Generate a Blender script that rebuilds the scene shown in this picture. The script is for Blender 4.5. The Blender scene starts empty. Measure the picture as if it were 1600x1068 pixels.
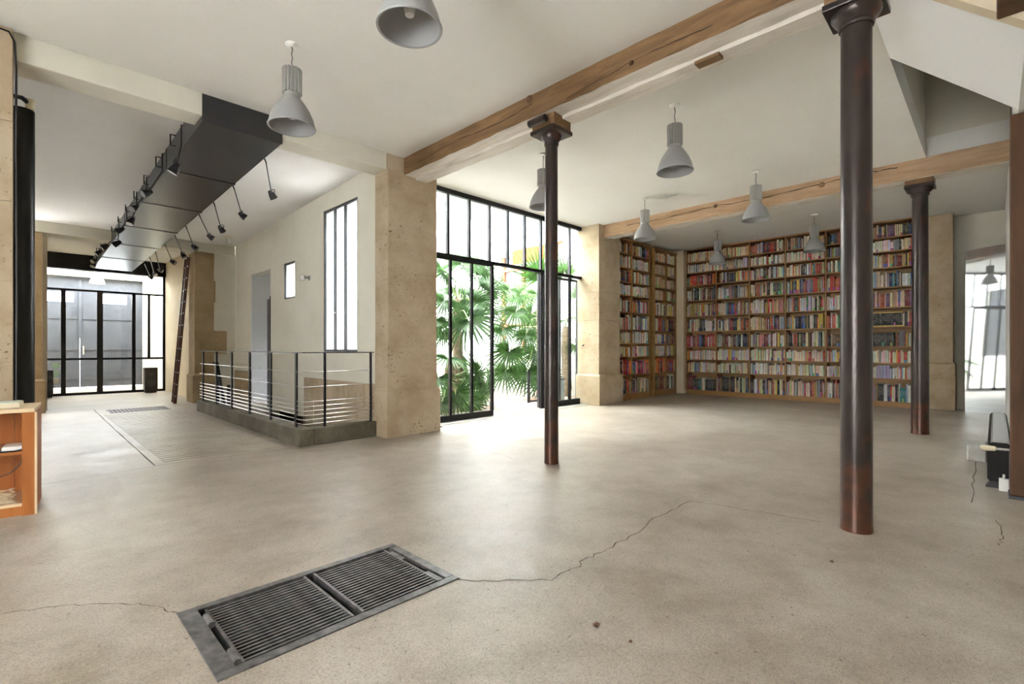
import bpy, bmesh, math, random
from mathutils import Vector, Matrix
random.seed(7)
R = math.radians
PI = math.pi
scene = bpy.context.scene
COL = scene.collection

# ------------------------------------------------------------------ camera
FPX, CX, HY, CH = 763.0, 800.0, 544.0, 1.1
YAW = math.atan2(755, 763)
cam_d = bpy.data.cameras.new('camera')
cam = bpy.data.objects.new('camera', cam_d)
COL.objects.link(cam)
cam.location = (0, 0, CH)
cam.rotation_euler = (PI / 2, 0, YAW - PI / 2)
cam_d.sensor_width = 36
cam_d.lens = FPX / 1600 * 36
cam_d.shift_y = (HY - 534) / 1600
cam_d.clip_start = 0.05
scene.camera = cam

# ------------------------------------------------------------------ world, exposure
w = bpy.data.worlds.new('overcast_sky')
scene.world = w
w.use_nodes = True
bg = w.node_tree.nodes['Background']
bg.inputs[0].default_value = (0.975, 0.985, 1.0, 1)
bg.inputs[1].default_value = 4.0
vs = scene.view_settings
vs.view_transform = 'Standard'
vs.look = 'None'
vs.gamma = 1.0
vs.use_curve_mapping = False
vs.exposure = 3.3
# ------------------------------------------------------------------ rays from the photograph's frame into the room
def ray(px, py):
    r = (px - CX) / FPX
    return (r * math.sin(YAW) + math.cos(YAW), -r * math.cos(YAW) + math.sin(YAW), (HY - py) / FPX)
def atX(px, py, X):
    d = ray(px, py); t = X / d[0]
    return Vector((X, d[1] * t, CH + d[2] * t))
def atY(px, py, Y):
    d = ray(px, py); t = Y / d[1]
    return Vector((d[0] * t, Y, CH + d[2] * t))
def flo(px, py, z=0.0):
    d = ray(px, py); t = (z - CH) / d[2]
    return Vector((d[0] * t, d[1] * t, z))
def proj(p):
    dep = p[0] * math.cos(YAW) + p[1] * math.sin(YAW)
    r = p[0] * math.sin(YAW) - p[1] * math.cos(YAW)
    return CX + FPX * r / dep, HY - FPX * (p[2] - CH) / dep

# ------------------------------------------------------------------ materials
MATS = {}
def nodes_of(name):
    m = bpy.data.materials.new(name)
    m.use_nodes = True
    nt = m.node_tree
    return m, nt, nt.nodes['Principled BSDF']
def mat(name, c1, c2=None, scale=4.0, rough=0.6, metal=0.0, bump=0.0, bscale=None, stretch=(1, 1, 1), detail=5, lo=0.35, hi=0.65,
        rvar=0.0, spec=None, c3=None, c3scale=40, c3lo=0.62, c3hi=0.7):
    if name in MATS: return MATS[name]
    m, nt, p = nodes_of(name)
    N = nt.nodes; L = nt.links
    p.inputs['Roughness'].default_value = rough
    p.inputs['Metallic'].default_value = metal
    if spec is not None: p.inputs['Specular IOR Level'].default_value = spec
    p.inputs['Base Color'].default_value = (*c1, 1)
    if c2 is not None or bump or c3 is not None:
        tc = N.new('ShaderNodeTexCoord')
        mp = N.new('ShaderNodeMapping'); mp.inputs['Scale'].default_value = stretch
        L.new(tc.outputs['Object'], mp.inputs[0])
        nz = N.new('ShaderNodeTexNoise'); nz.inputs['Scale'].default_value = scale; nz.inputs['Detail'].default_value = detail
        nz.inputs['Roughness'].default_value = 0.62
        L.new(mp.outputs[0], nz.inputs['Vector'])
        last = None
        if c2 is not None:
            cr = N.new('ShaderNodeValToRGB')
            cr.color_ramp.elements[0].position = lo; cr.color_ramp.elements[0].color = (*c1, 1)
            cr.color_ramp.elements[1].position = hi; cr.color_ramp.elements[1].color = (*c2, 1)
            L.new(nz.outputs['Fac'], cr.inputs[0]); last = cr.outputs[0]
        if c3 is not None:
            n3 = N.new('ShaderNodeTexNoise'); n3.inputs['Scale'].default_value = c3scale; n3.inputs['Detail'].default_value = 3
            L.new(mp.outputs[0], n3.inputs['Vector'])
            mr = N.new('ShaderNodeMapRange'); mr.inputs[1].default_value = c3lo; mr.inputs[2].default_value = c3hi
            L.new(n3.outputs['Fac'], mr.inputs[0])
            mx = N.new('ShaderNodeMix'); mx.data_type = 'RGBA'
            L.new(mr.outputs[0], mx.inputs[0])
            if last is not None: L.new(last, mx.inputs[6])
            else: mx.inputs[6].default_value = (*c1, 1)
            mx.inputs[7].default_value = (*c3, 1); last = mx.outputs[2]
        if last is not None: L.new(last, p.inputs['Base Color'])
        if rvar:
            rr = N.new('ShaderNodeMapRange'); rr.inputs[3].default_value = rough - rvar; rr.inputs[4].default_value = rough + rvar
            rr.inputs[1].default_value = 0.3; rr.inputs[2].default_value = 0.7
            L.new(nz.outputs['Fac'], rr.inputs[0]); L.new(rr.outputs[0], p.inputs['Roughness'])
        if bump:
            nb = N.new('ShaderNodeTexNoise'); nb.inputs['Scale'].default_value = bscale or scale * 6; nb.inputs['Detail'].default_value = 4
            L.new(mp.outputs[0], nb.inputs['Vector'])
            bp = N.new('ShaderNodeBump'); bp.inputs['Strength'].default_value = bump; bp.inputs['Distance'].default_value = 0.01
            L.new(nb.outputs['Fac'], bp.inputs['Height']); L.new(bp.outputs[0], p.inputs['Normal'])
    MATS[name] = m
    return m

def floor_material(name, ribs=False):
    m, nt, p = nodes_of(name)
    N = nt.nodes; L = nt.links
    tc = N.new('ShaderNodeTexCoord')
    off = N.new('ShaderNodeMapping'); off.inputs['Location'].default_value = (3.17, 1.43, .371); L.new(tc.outputs['Object'], off.inputs[0])
    def noise(s, d=5, r=0.6):
        n = N.new('ShaderNodeTexNoise'); n.inputs['Scale'].default_value = s; n.inputs['Detail'].default_value = d; n.inputs['Roughness'].default_value = r
        L.new(off.outputs[0], n.inputs['Vector']); return n
    big = noise(0.55, 6, 0.65); mid = noise(3.2, 6, 0.65); fine = noise(150, 3, 0.75)
    cr = N.new('ShaderNodeValToRGB'); e = cr.color_ramp.elements
    e[0].position = 0.33; e[0].color = (0.40, 0.345, 0.28, 1)
    e[1].position = 0.66; e[1].color = (0.59, 0.54, 0.475, 1)
    e.new(0.5).color = (0.50, 0.445, 0.375, 1)
    L.new(big.outputs['Fac'], cr.inputs[0])
    c2 = N.new('ShaderNodeMapRange'); c2.interpolation_type = 'SMOOTHSTEP'
    c2.inputs[1].default_value = .25; c2.inputs[2].default_value = .65; c2.inputs[3].default_value = .0; c2.inputs[4].default_value = 1.0
    L.new(mid.outputs['Fac'], c2.inputs[0])
    m1 = N.new('ShaderNodeMix'); m1.data_type = 'RGBA'; L.new(c2.outputs[0], m1.inputs[0])
    dk = N.new('ShaderNodeMix'); dk.data_type = 'RGBA'; dk.blend_type = 'MULTIPLY'; dk.inputs[0].default_value = 1.0
    L.new(cr.outputs[0], dk.inputs[6]); dk.inputs[7].default_value = (.70, .665, .61, 1)
    L.new(dk.outputs[2], m1.inputs[6]); L.new(cr.outputs[0], m1.inputs[7])
    c3 = N.new('ShaderNodeValToRGB'); e = c3.color_ramp.elements
    e[0].position = 0.34; e[0].color = (0.55, 0.50, 0.45, 1)
    e[1].position = 0.5; e[1].color = (1, 1, 1, 1)
    e.new(0.72).color = (1.18, 1.16, 1.12, 1)
    L.new(fine.outputs['Fac'], c3.inputs[0])
    m2 = N.new('ShaderNodeMix'); m2.data_type = 'RGBA'; m2.blend_type = 'MULTIPLY'; m2.inputs[0].default_value = 0.8
    L.new(m1.outputs[2], m2.inputs[6]); L.new(c3.outputs[0], m2.inputs[7])
    # pale grains and small dark specks
    sp1 = noise(95, 2, .5); sp2 = noise(30, 2, .5)
    g1 = N.new('ShaderNodeMapRange'); g1.inputs[1].default_value = .66; g1.inputs[2].default_value = .72; g1.inputs[4].default_value = .45; L.new(sp1.outputs['Fac'], g1.inputs[0])
    g2 = N.new('ShaderNodeMapRange'); g2.inputs[1].default_value = .70; g2.inputs[2].default_value = .74; g2.inputs[4].default_value = .65; L.new(sp2.outputs['Fac'], g2.inputs[0])
    mg = N.new('ShaderNodeMix'); mg.data_type = 'RGBA'; L.new(g1.outputs[0], mg.inputs[0]); L.new(m2.outputs[2], mg.inputs[6]); mg.inputs[7].default_value = (.66, .60, .50, 1)
    m3 = N.new('ShaderNodeMix'); m3.data_type = 'RGBA'
    L.new(g2.outputs[0], m3.inputs[0]); L.new(mg.outputs[2], m3.inputs[6]); m3.inputs[7].default_value = (.12, .085, .055, 1)
    L.new(m3.outputs[2], p.inputs['Base Color'])
    rr = N.new('ShaderNodeMapRange'); rr.inputs[1].default_value = 0.3; rr.inputs[2].default_value = 0.7; rr.inputs[3].default_value = 0.32; rr.inputs[4].default_value = 0.5
    L.new(mid.outputs['Fac'], rr.inputs[0]); L.new(rr.outputs[0], p.inputs['Roughness'])
    bp = N.new('ShaderNodeBump'); bp.inputs['Strength'].default_value = 0.10; bp.inputs['Distance'].default_value = 0.003
    L.new(fine.outputs['Fac'], bp.inputs['Height'])
    L.new(bp.outputs[0], p.inputs['Normal'])
    return m

def stone_material(name, a, b, pit=(0.2, 0.13, 0.07)):
    m, nt, p = nodes_of(name)
    N = nt.nodes; L = nt.links
    tc = N.new('ShaderNodeTexCoord')
    n1 = N.new('ShaderNodeTexNoise'); n1.inputs['Scale'].default_value = 2.2; n1.inputs['Detail'].default_value = 7; n1.inputs['Roughness'].default_value = .62
    n2 = N.new('ShaderNodeTexNoise'); n2.inputs['Scale'].default_value = 34; n2.inputs['Detail'].default_value = 3
    n3 = N.new('ShaderNodeTexNoise'); n3.inputs['Scale'].default_value = 3.1; n3.inputs['Detail'].default_value = 2
    for n in (n1, n2, n3): L.new(tc.outputs['Object'], n.inputs['Vector'])
    cr = N.new('ShaderNodeValToRGB'); e = cr.color_ramp.elements
    e[0].position = .34; e[0].color = (*a, 1); e[1].position = .62; e[1].color = (*b, 1)
    L.new(n1.outputs['Fac'], cr.inputs[0])
    mr = N.new('ShaderNodeMapRange'); mr.inputs[1].default_value = .63; mr.inputs[2].default_value = .68
    L.new(n2.outputs['Fac'], mr.inputs[0])
    m3 = N.new('ShaderNodeMapRange'); m3.inputs[1].default_value = .45; m3.inputs[2].default_value = .6
    L.new(n3.outputs['Fac'], m3.inputs[0])
    mu = N.new('ShaderNodeMath'); mu.operation = 'MULTIPLY'; L.new(mr.outputs[0], mu.inputs[0]); L.new(m3.outputs[0], mu.inputs[1])
    mx = N.new('ShaderNodeMix'); mx.data_type = 'RGBA'; L.new(mu.outputs[0], mx.inputs[0]); L.new(cr.outputs[0], mx.inputs[6]); mx.inputs[7].default_value = (*pit, 1)
    L.new(mx.outputs[2], p.inputs['Base Color'])
    p.inputs['Roughness'].default_value = .85
    sb = N.new('ShaderNodeMath'); sb.operation = 'SUBTRACT'; L.new(n1.outputs['Fac'], sb.inputs[0]); L.new(mu.outputs[0], sb.inputs[1])
    bp = N.new('ShaderNodeBump'); bp.inputs['Strength'].default_value = .35; bp.inputs['Distance'].default_value = .012
    L.new(sb.outputs[0], bp.inputs['Height']); L.new(bp.outputs[0], p.inputs['Normal'])
    return m

def glass_material(name, tint=(0.96, 0.985, 0.98), refl=0.05):
    m = bpy.data.materials.new(name); m.use_nodes = True
    nt = m.node_tree; N = nt.nodes; L = nt.links
    N.remove(N['Principled BSDF'])
    out = N['Material Output']
    tr = N.new('ShaderNodeBsdfTransparent'); tr.inputs[0].default_value = (*tint, 1)
    gl = N.new('ShaderNodeBsdfGlossy'); gl.inputs['Roughness'].default_value = 0.02
    fr = N.new('ShaderNodeLayerWeight'); fr.inputs[0].default_value = .5
    pw = N.new('ShaderNodeMath'); pw.operation = 'POWER'; pw.inputs[1].default_value = 4.0
    L.new(fr.outputs['Facing'], pw.inputs[0])
    ad = N.new('ShaderNodeMath'); ad.operation = 'MULTIPLY_ADD'; ad.inputs[1].default_value = .45; ad.inputs[2].default_value = refl * .5
    L.new(pw.outputs[0], ad.inputs[0])
    mx = N.new('ShaderNodeMixShader'); L.new(ad.outputs[0], mx.inputs[0]); L.new(tr.outputs[0], mx.inputs[1]); L.new(gl.outputs[0], mx.inputs[2])
    L.new(mx.outputs[0], out.inputs[0])
    return m

def frosted_material(name):
    m = bpy.data.materials.new(name); m.use_nodes = True
    nt = m.node_tree; N = nt.nodes; L = nt.links
    N.remove(N['Principled BSDF'])
    out = N['Material Output']
    tr = N.new('ShaderNodeBsdfTransparent'); tr.inputs[0].default_value = (.97, .98, 1, 1)
    tl = N.new('ShaderNodeBsdfTranslucent'); tl.inputs[0].default_value = (.95, .96, .98, 1)
    mx = N.new('ShaderNodeMixShader'); mx.inputs[0].default_value = .45
    L.new(tr.outputs[0], mx.inputs[1]); L.new(tl.outputs[0], mx.inputs[2]); L.new(mx.outputs[0], out.inputs[0])
    return m

def book_material(name):
    m, nt, p = nodes_of(name)
    N = nt.nodes; L = nt.links
    a1 = N.new('ShaderNodeAttribute'); a1.attribute_name = 'bcol'
    a2 = N.new('ShaderNodeAttribute'); a2.attribute_name = 'baux'
    sp = N.new('ShaderNodeSeparateColor'); L.new(a2.outputs['Color'], sp.inputs[0])
    seed, v = sp.outputs[0], sp.outputs[1]
    ge = N.new('ShaderNodeNewGeometry')
    mp = N.new('ShaderNodeMapping'); mp.inputs['Scale'].default_value = (1, 1, .45)
    L.new(ge.outputs['Position'], mp.inputs[0])
    nz = N.new('ShaderNodeTexNoise'); nz.inputs['Scale'].default_value = 150; nz.inputs['Detail'].default_value = 2
    L.new(mp.outputs[0], nz.inputs['Vector'])
    def math_(op, x, y=None):
        n = N.new('ShaderNodeMath'); n.operation = op
        for i, q in enumerate((x, y)):
            if q is None: continue
            if isinstance(q, (int, float)): n.inputs[i].default_value = q
            else: L.new(q, n.inputs[i])
        return n.outputs[0]
    lo = math_('MULTIPLY_ADD', seed, .35); lo.node.inputs[2].default_value = .15
    hi = math_('MULTIPLY_ADD', seed, -.2); hi.node.inputs[2].default_value = .95
    inside = math_('MULTIPLY', math_('GREATER_THAN', v, lo), math_('LESS_THAN', v, hi))
    ink = math_('MULTIPLY', inside, math_('GREATER_THAN', nz.outputs['Fac'], .54))
    bw = N.new('ShaderNodeRGBToBW'); L.new(a1.outputs['Color'], bw.inputs[0])
    dark = math_('LESS_THAN', bw.outputs[0], .22)
    ic = N.new('ShaderNodeMix'); ic.data_type = 'RGBA'; L.new(dark, ic.inputs[0])
    ic.inputs[6].default_value = (.09, .07, .06, 1); ic.inputs[7].default_value = (.75, .7, .58, 1)
    mx = N.new('ShaderNodeMix'); mx.data_type = 'RGBA'
    L.new(math_('MULTIPLY', ink, .34), mx.inputs[0]); L.new(a1.outputs['Color'], mx.inputs[6]); L.new(ic.outputs[2], mx.inputs[7])
    # printed publisher's band near the foot of some spines
    bd = math_('MULTIPLY', math_('GREATER_THAN', seed, .86), math_('LESS_THAN', v, math_('MULTIPLY', seed, .3)))
    hs = N.new('ShaderNodeCombineColor'); hs.mode = 'HSV'
    L.new(math_('FRACT', math_('MULTIPLY', seed, 37.0)), hs.inputs[0]); hs.inputs[1].default_value = .75; hs.inputs[2].default_value = .45
    m2 = N.new('ShaderNodeMix'); m2.data_type = 'RGBA'; L.new(bd, m2.inputs[0]); L.new(mx.outputs[2], m2.inputs[6]); L.new(hs.outputs[0], m2.inputs[7])
    # gilt bands of the bound sets
    g = math_('MULTIPLY', sp.outputs[2], math_('GREATER_THAN', math_('ABSOLUTE', math_('SUBTRACT', v, .5)), .42))
    m3 = N.new('ShaderNodeMix'); m3.data_type = 'RGBA'; L.new(g, m3.inputs[0]); L.new(m2.outputs[2], m3.inputs[6]); m3.inputs[7].default_value = (.7, .5, .16, 1)
    L.new(m3.outputs[2], p.inputs['Base Color'])
    p.inputs['Roughness'].default_value = .5
    return m

def wood_material(name, a, b, c, axis='Y', scale=3.0, rough=.7, bump=.3):
    m, nt, p = nodes_of(name)
    N = nt.nodes; L = nt.links
    tc = N.new('ShaderNodeTexCoord'); mp = N.new('ShaderNodeMapping')
    s = {'X': (.12, 1, 1), 'Y': (1, .12, 1), 'Z': (1, 1, .12)}[axis]
    mp.inputs['Scale'].default_value = s
    L.new(tc.outputs['Object'], mp.inputs[0])
    n1 = N.new('ShaderNodeTexNoise'); n1.inputs['Scale'].default_value = scale * 4; n1.inputs['Detail'].default_value = 8; n1.inputs['Roughness'].default_value = .65; n1.inputs['Distortion'].default_value = .6
    n2 = N.new('ShaderNodeTexNoise'); n2.inputs['Scale'].default_value = scale * .6; n2.inputs['Detail'].default_value = 4
    L.new(mp.outputs[0], n1.inputs['Vector']); L.new(tc.outputs['Object'], n2.inputs['Vector'])
    cr = N.new('ShaderNodeValToRGB'); e = cr.color_ramp.elements
    e[0].position = .3; e[0].color = (*a, 1); e[1].position = .68; e[1].color = (*b, 1)
    L.new(n1.outputs['Fac'], cr.inputs[0])
    mr = N.new('ShaderNodeMapRange'); mr.inputs[1].default_value = .45; mr.inputs[2].default_value = .7; mr.inputs[4].default_value = .75
    L.new(n2.outputs['Fac'], mr.inputs[0])
    mx = N.new('ShaderNodeMix'); mx.data_type = 'RGBA'; L.new(mr.outputs[0], mx.inputs[0]); L.new(cr.outputs[0], mx.inputs[6]); mx.inputs[7].default_value = (*c, 1)
    L.new(mx.outputs[2], p.inputs['Base Color'])
    p.inputs['Roughness'].default_value = rough
    bp = N.new('ShaderNodeBump'); bp.inputs['Strength'].default_value = bump; bp.inputs['Distance'].default_value = .01
    L.new(n1.outputs['Fac'], bp.inputs['Height']); L.new(bp.outputs[0], p.inputs['Normal'])
    return m

FLOOR = floor_material('polished_concrete')
STONE = stone_material('limestone', (.40, .30, .185), (.53, .43, .30), (.16, .105, .06))
STONE_PALE = STONE
STONE_DARK = stone_material('limestone_ochre', (.38, .275, .15), (.48, .37, .225))
CEIL = mat('ceiling_paint', (.80, .785, .745), (.84, .83, .80), scale=.8, rough=.9)
PLASTER = mat('cream_plaster', (.69, .66, .555), (.75, .72, .62), scale=1.3, rough=.88, bump=.03, bscale=30)
PLASTER_W = mat('white_plaster', (.80, .79, .76), (.84, .83, .80), scale=1.3, rough=.88)
PLASTER_WARM = mat('warm_plaster', (.66, .55, .38), (.72, .62, .46), scale=1.6, rough=.88, bump=.03, bscale=30)
SOFFIT = mat('soffit_white', (.86, .86, .86), rough=.85)
STEEL = mat('black_steel', (.008, .0085, .010), (.014, .015, .017), scale=9, rough=.5, spec=.25)
STEEL_GREY = mat('grey_steel', (.045, .047, .052), (.07, .072, .078), scale=6, rough=.45, metal=.5)
DUCT = mat('duct_sheet', (.018, .018, .019), (.026, .026, .028), scale=1.6, rough=.34, spec=.6)
IRON = mat('cast_iron', (.032, .026, .024), (.058, .043, .037), scale=7, rough=.30, metal=.45, bump=.12, bscale=60, stretch=(1, 1, .35),
           c3=(.13, .04, .018), c3scale=5, c3lo=.58, c3hi=.72)
def add_rust(m):
    nt = m.node_tree; N = nt.nodes; L = nt.links; p = N['Principled BSDF']
    src = p.inputs['Base Color'].links[0].from_socket
    tc = N.new('ShaderNodeTexCoord'); sx = N.new('ShaderNodeSeparateXYZ'); L.new(tc.outputs['Object'], sx.inputs[0])
    nz = N.new('ShaderNodeTexNoise'); nz.inputs['Scale'].default_value = 6; nz.inputs['Detail'].default_value = 6; L.new(tc.outputs['Object'], nz.inputs['Vector'])
    ma = N.new('ShaderNodeMath'); ma.operation = 'MULTIPLY_ADD'; ma.inputs[1].default_value = -.55; L.new(sx.outputs[2], ma.inputs[0]); L.new(nz.outputs['Fac'], ma.inputs[2])
    mr = N.new('ShaderNodeMapRange'); mr.inputs[1].default_value = .2; mr.inputs[2].default_value = .5; mr.inputs[4].default_value = .85; L.new(ma.outputs[0], mr.inputs[0])
    mx = N.new('ShaderNodeMix'); mx.data_type = 'RGBA'; L.new(mr.outputs[0], mx.inputs[0]); L.new(src, mx.inputs[6]); mx.inputs[7].default_value = (.12, .042, .02, 1)
    L.new(mx.outputs[2], p.inputs['Base Color'])
add_rust(IRON)
GRATE = mat('grate_iron', (.10, .098, .10), (.24, .23, .225), scale=18, rough=.40, metal=.5, bump=.1, bscale=90)
PIT = mat('pit_dark', (.03, .026, .022), rough=.95)
LAMP_GREY = mat('lamp_grey', (.33, .33, .325), rough=.42, metal=.1)
LAMP_ALU = mat('lamp_aluminium', (.42, .42, .41), rough=.38, metal=.75)
LAMP_IN = mat('lamp_inside', (.33, .33, .325), rough=.5)
WHITE = mat('white_plastic', (.82, .81, .78), rough=.45)
CREAMP = mat('cream_plastic', (.78, .70, .50), rough=.5)
BLACK = mat('black_plastic', (.012, .012, .013), rough=.5)
BEAM = wood_material('old_oak', (.11, .06, .025), (.30, .175, .08), (.19, .105, .045), 'Y')
BEAM2 = wood_material('pale_oak', (.33, .20, .11), (.58, .40, .25), (.46, .30, .18), 'Y')
LIME = wood_material('limewashed_oak', (.52, .455, .38), (.80, .75, .68), (.72, .66, .58), 'Y', bump=.4)
POST = wood_material('brown_timber', (.05, .02, .007), (.12, .052, .018), (.08, .034, .012), 'Z', scale=2.2)
DARKWOOD = wood_material('dark_timber', (.07, .035, .015), (.16, .08, .035), (.10, .05, .022), 'Y')
PINE = wood_material('pine_shelf', (.27, .135, .04), (.40, .22, .08), (.34, .175, .058), 'Y', scale=3, rough=.5, bump=.08)
PINE_BACK = wood_material('pine_back', (.33, .20, .09), (.42, .27, .13), (.38, .23, .10), 'Z', scale=3, rough=.6, bump=.05)
CEDAR = wood_material('red_pine', (.34, .10, .022), (.48, .18, .045), (.42, .145, .035), 'Z', scale=2.4, rough=.4, bump=.05)
PALEPINE = wood_material('pale_pine', (.70, .52, .30), (.82, .66, .44), (.76, .58, .36), 'X', scale=2.4, rough=.5, bump=.05)
CONC = mat('kerb_concrete', (.085, .075, .048), (.16, .142, .10), scale=3.5, rough=.85, bump=.2, bscale=40, c3=(.16, .13, .09), c3scale=14, c3lo=.6, c3hi=.75)
CONC_PALE = mat('pale_concrete', (.48, .46, .42), (.62, .60, .55), scale=9, rough=.9, bump=.3, bscale=50)
CRACK = mat('crack_dark', (.07, .05, .035), (.13, .095, .065), scale=20, rough=.95)
RIBBED = floor_material('worn_concrete')
GLASS = glass_material('window_glass', (.965, .985, .98), .05)
GLASS_CLEAR = glass_material('clear_glass', (.98, .988, .985), .03)
FROST = frosted_material('frosted_glass')
WIRE = mat('steel_wire', (.62, .62, .60), rough=.3, metal=.85)
FACADE = mat('white_render', (.86, .86, .865), (.90, .90, .90), scale=1.2, rough=.9)
FACADE_G = mat('grey_render', (.60, .59, .57), (.70, .69, .66), scale=3, rough=.9)
PAVING = mat('court_paving', (.28, .22, .165), (.40, .34, .27), scale=3, rough=.85, bump=.2, bscale=30, c3=(.27, .19, .14), c3scale=1.4, c3lo=.52, c3hi=.62)
SHUTTER = mat('grey_shutter', (.09, .092, .095), (.12, .12, .123), scale=4, rough=.6)
AWN = mat('orange_canvas', (.22, .04, .003), (.26, .055, .006), scale=2.5, rough=.8)
TIMBER_O = mat('orange_joinery', (.17, .06, .02), (.22, .09, .03), scale=4, rough=.6)
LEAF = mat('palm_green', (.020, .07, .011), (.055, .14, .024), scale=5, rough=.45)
LEAF_SHADED = mat('palm_shaded', (.015, .055, .010), (.045, .115, .022), scale=5, rough=.42)  # same leaf, with backlit shade put into the green
LEAF_HAZED = mat('palm_hazed', (.026, .08, .018), (.065, .15, .035), scale=5, rough=.5)  # same leaf, with the haze of the glass put into the green
def leaf_light(m):
    nt = m.node_tree; N = nt.nodes; L = nt.links; p = N['Principled BSDF']; out = N['Material Output']
    tl = N.new('ShaderNodeBsdfTranslucent'); L.new(p.inputs['Base Color'].links[0].from_socket, tl.inputs[0])
    mx = N.new('ShaderNodeMixShader'); mx.inputs[0].default_value = .4
    L.new(p.outputs[0], mx.inputs[1]); L.new(tl.outputs[0], mx.inputs[2]); L.new(mx.outputs[0], out.inputs[0])
for m_ in (LEAF, LEAF_SHADED, LEAF_HAZED): leaf_light(m_)
STALK = mat('palm_stalk', (.20, .27, .10), (.27, .33, .14), scale=6, rough=.5)
TRUNK = mat('palm_trunk', (.13, .095, .06), (.25, .19, .13), scale=16, rough=.95, bump=.6, bscale=40)
GATE = mat('gate_grey', (.05, .055, .068), (.078, .083, .098), scale=2, rough=.55)
LADDER = wood_material('mahogany', (.06, .018, .01), (.12, .04, .02), (.09, .03, .014), 'Z', rough=.35, bump=.03)
MIRROR = mat('mirror_glass', (.80, .85, .93), rough=.03, metal=.82)
DOORWHITE = mat('cool_white', (.82, .835, .86), rough=.85)
STICK_G = mat('sticker_green', (.42, .62, .50), rough=.5)
STICK_W = mat('sticker_white', (.80, .80, .72), rough=.5)
BOOK = book_material('book_print')
PAGES = mat('book_pages', (.72, .66, .53), (.62, .55, .42), scale=60, rough=.9)

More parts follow.
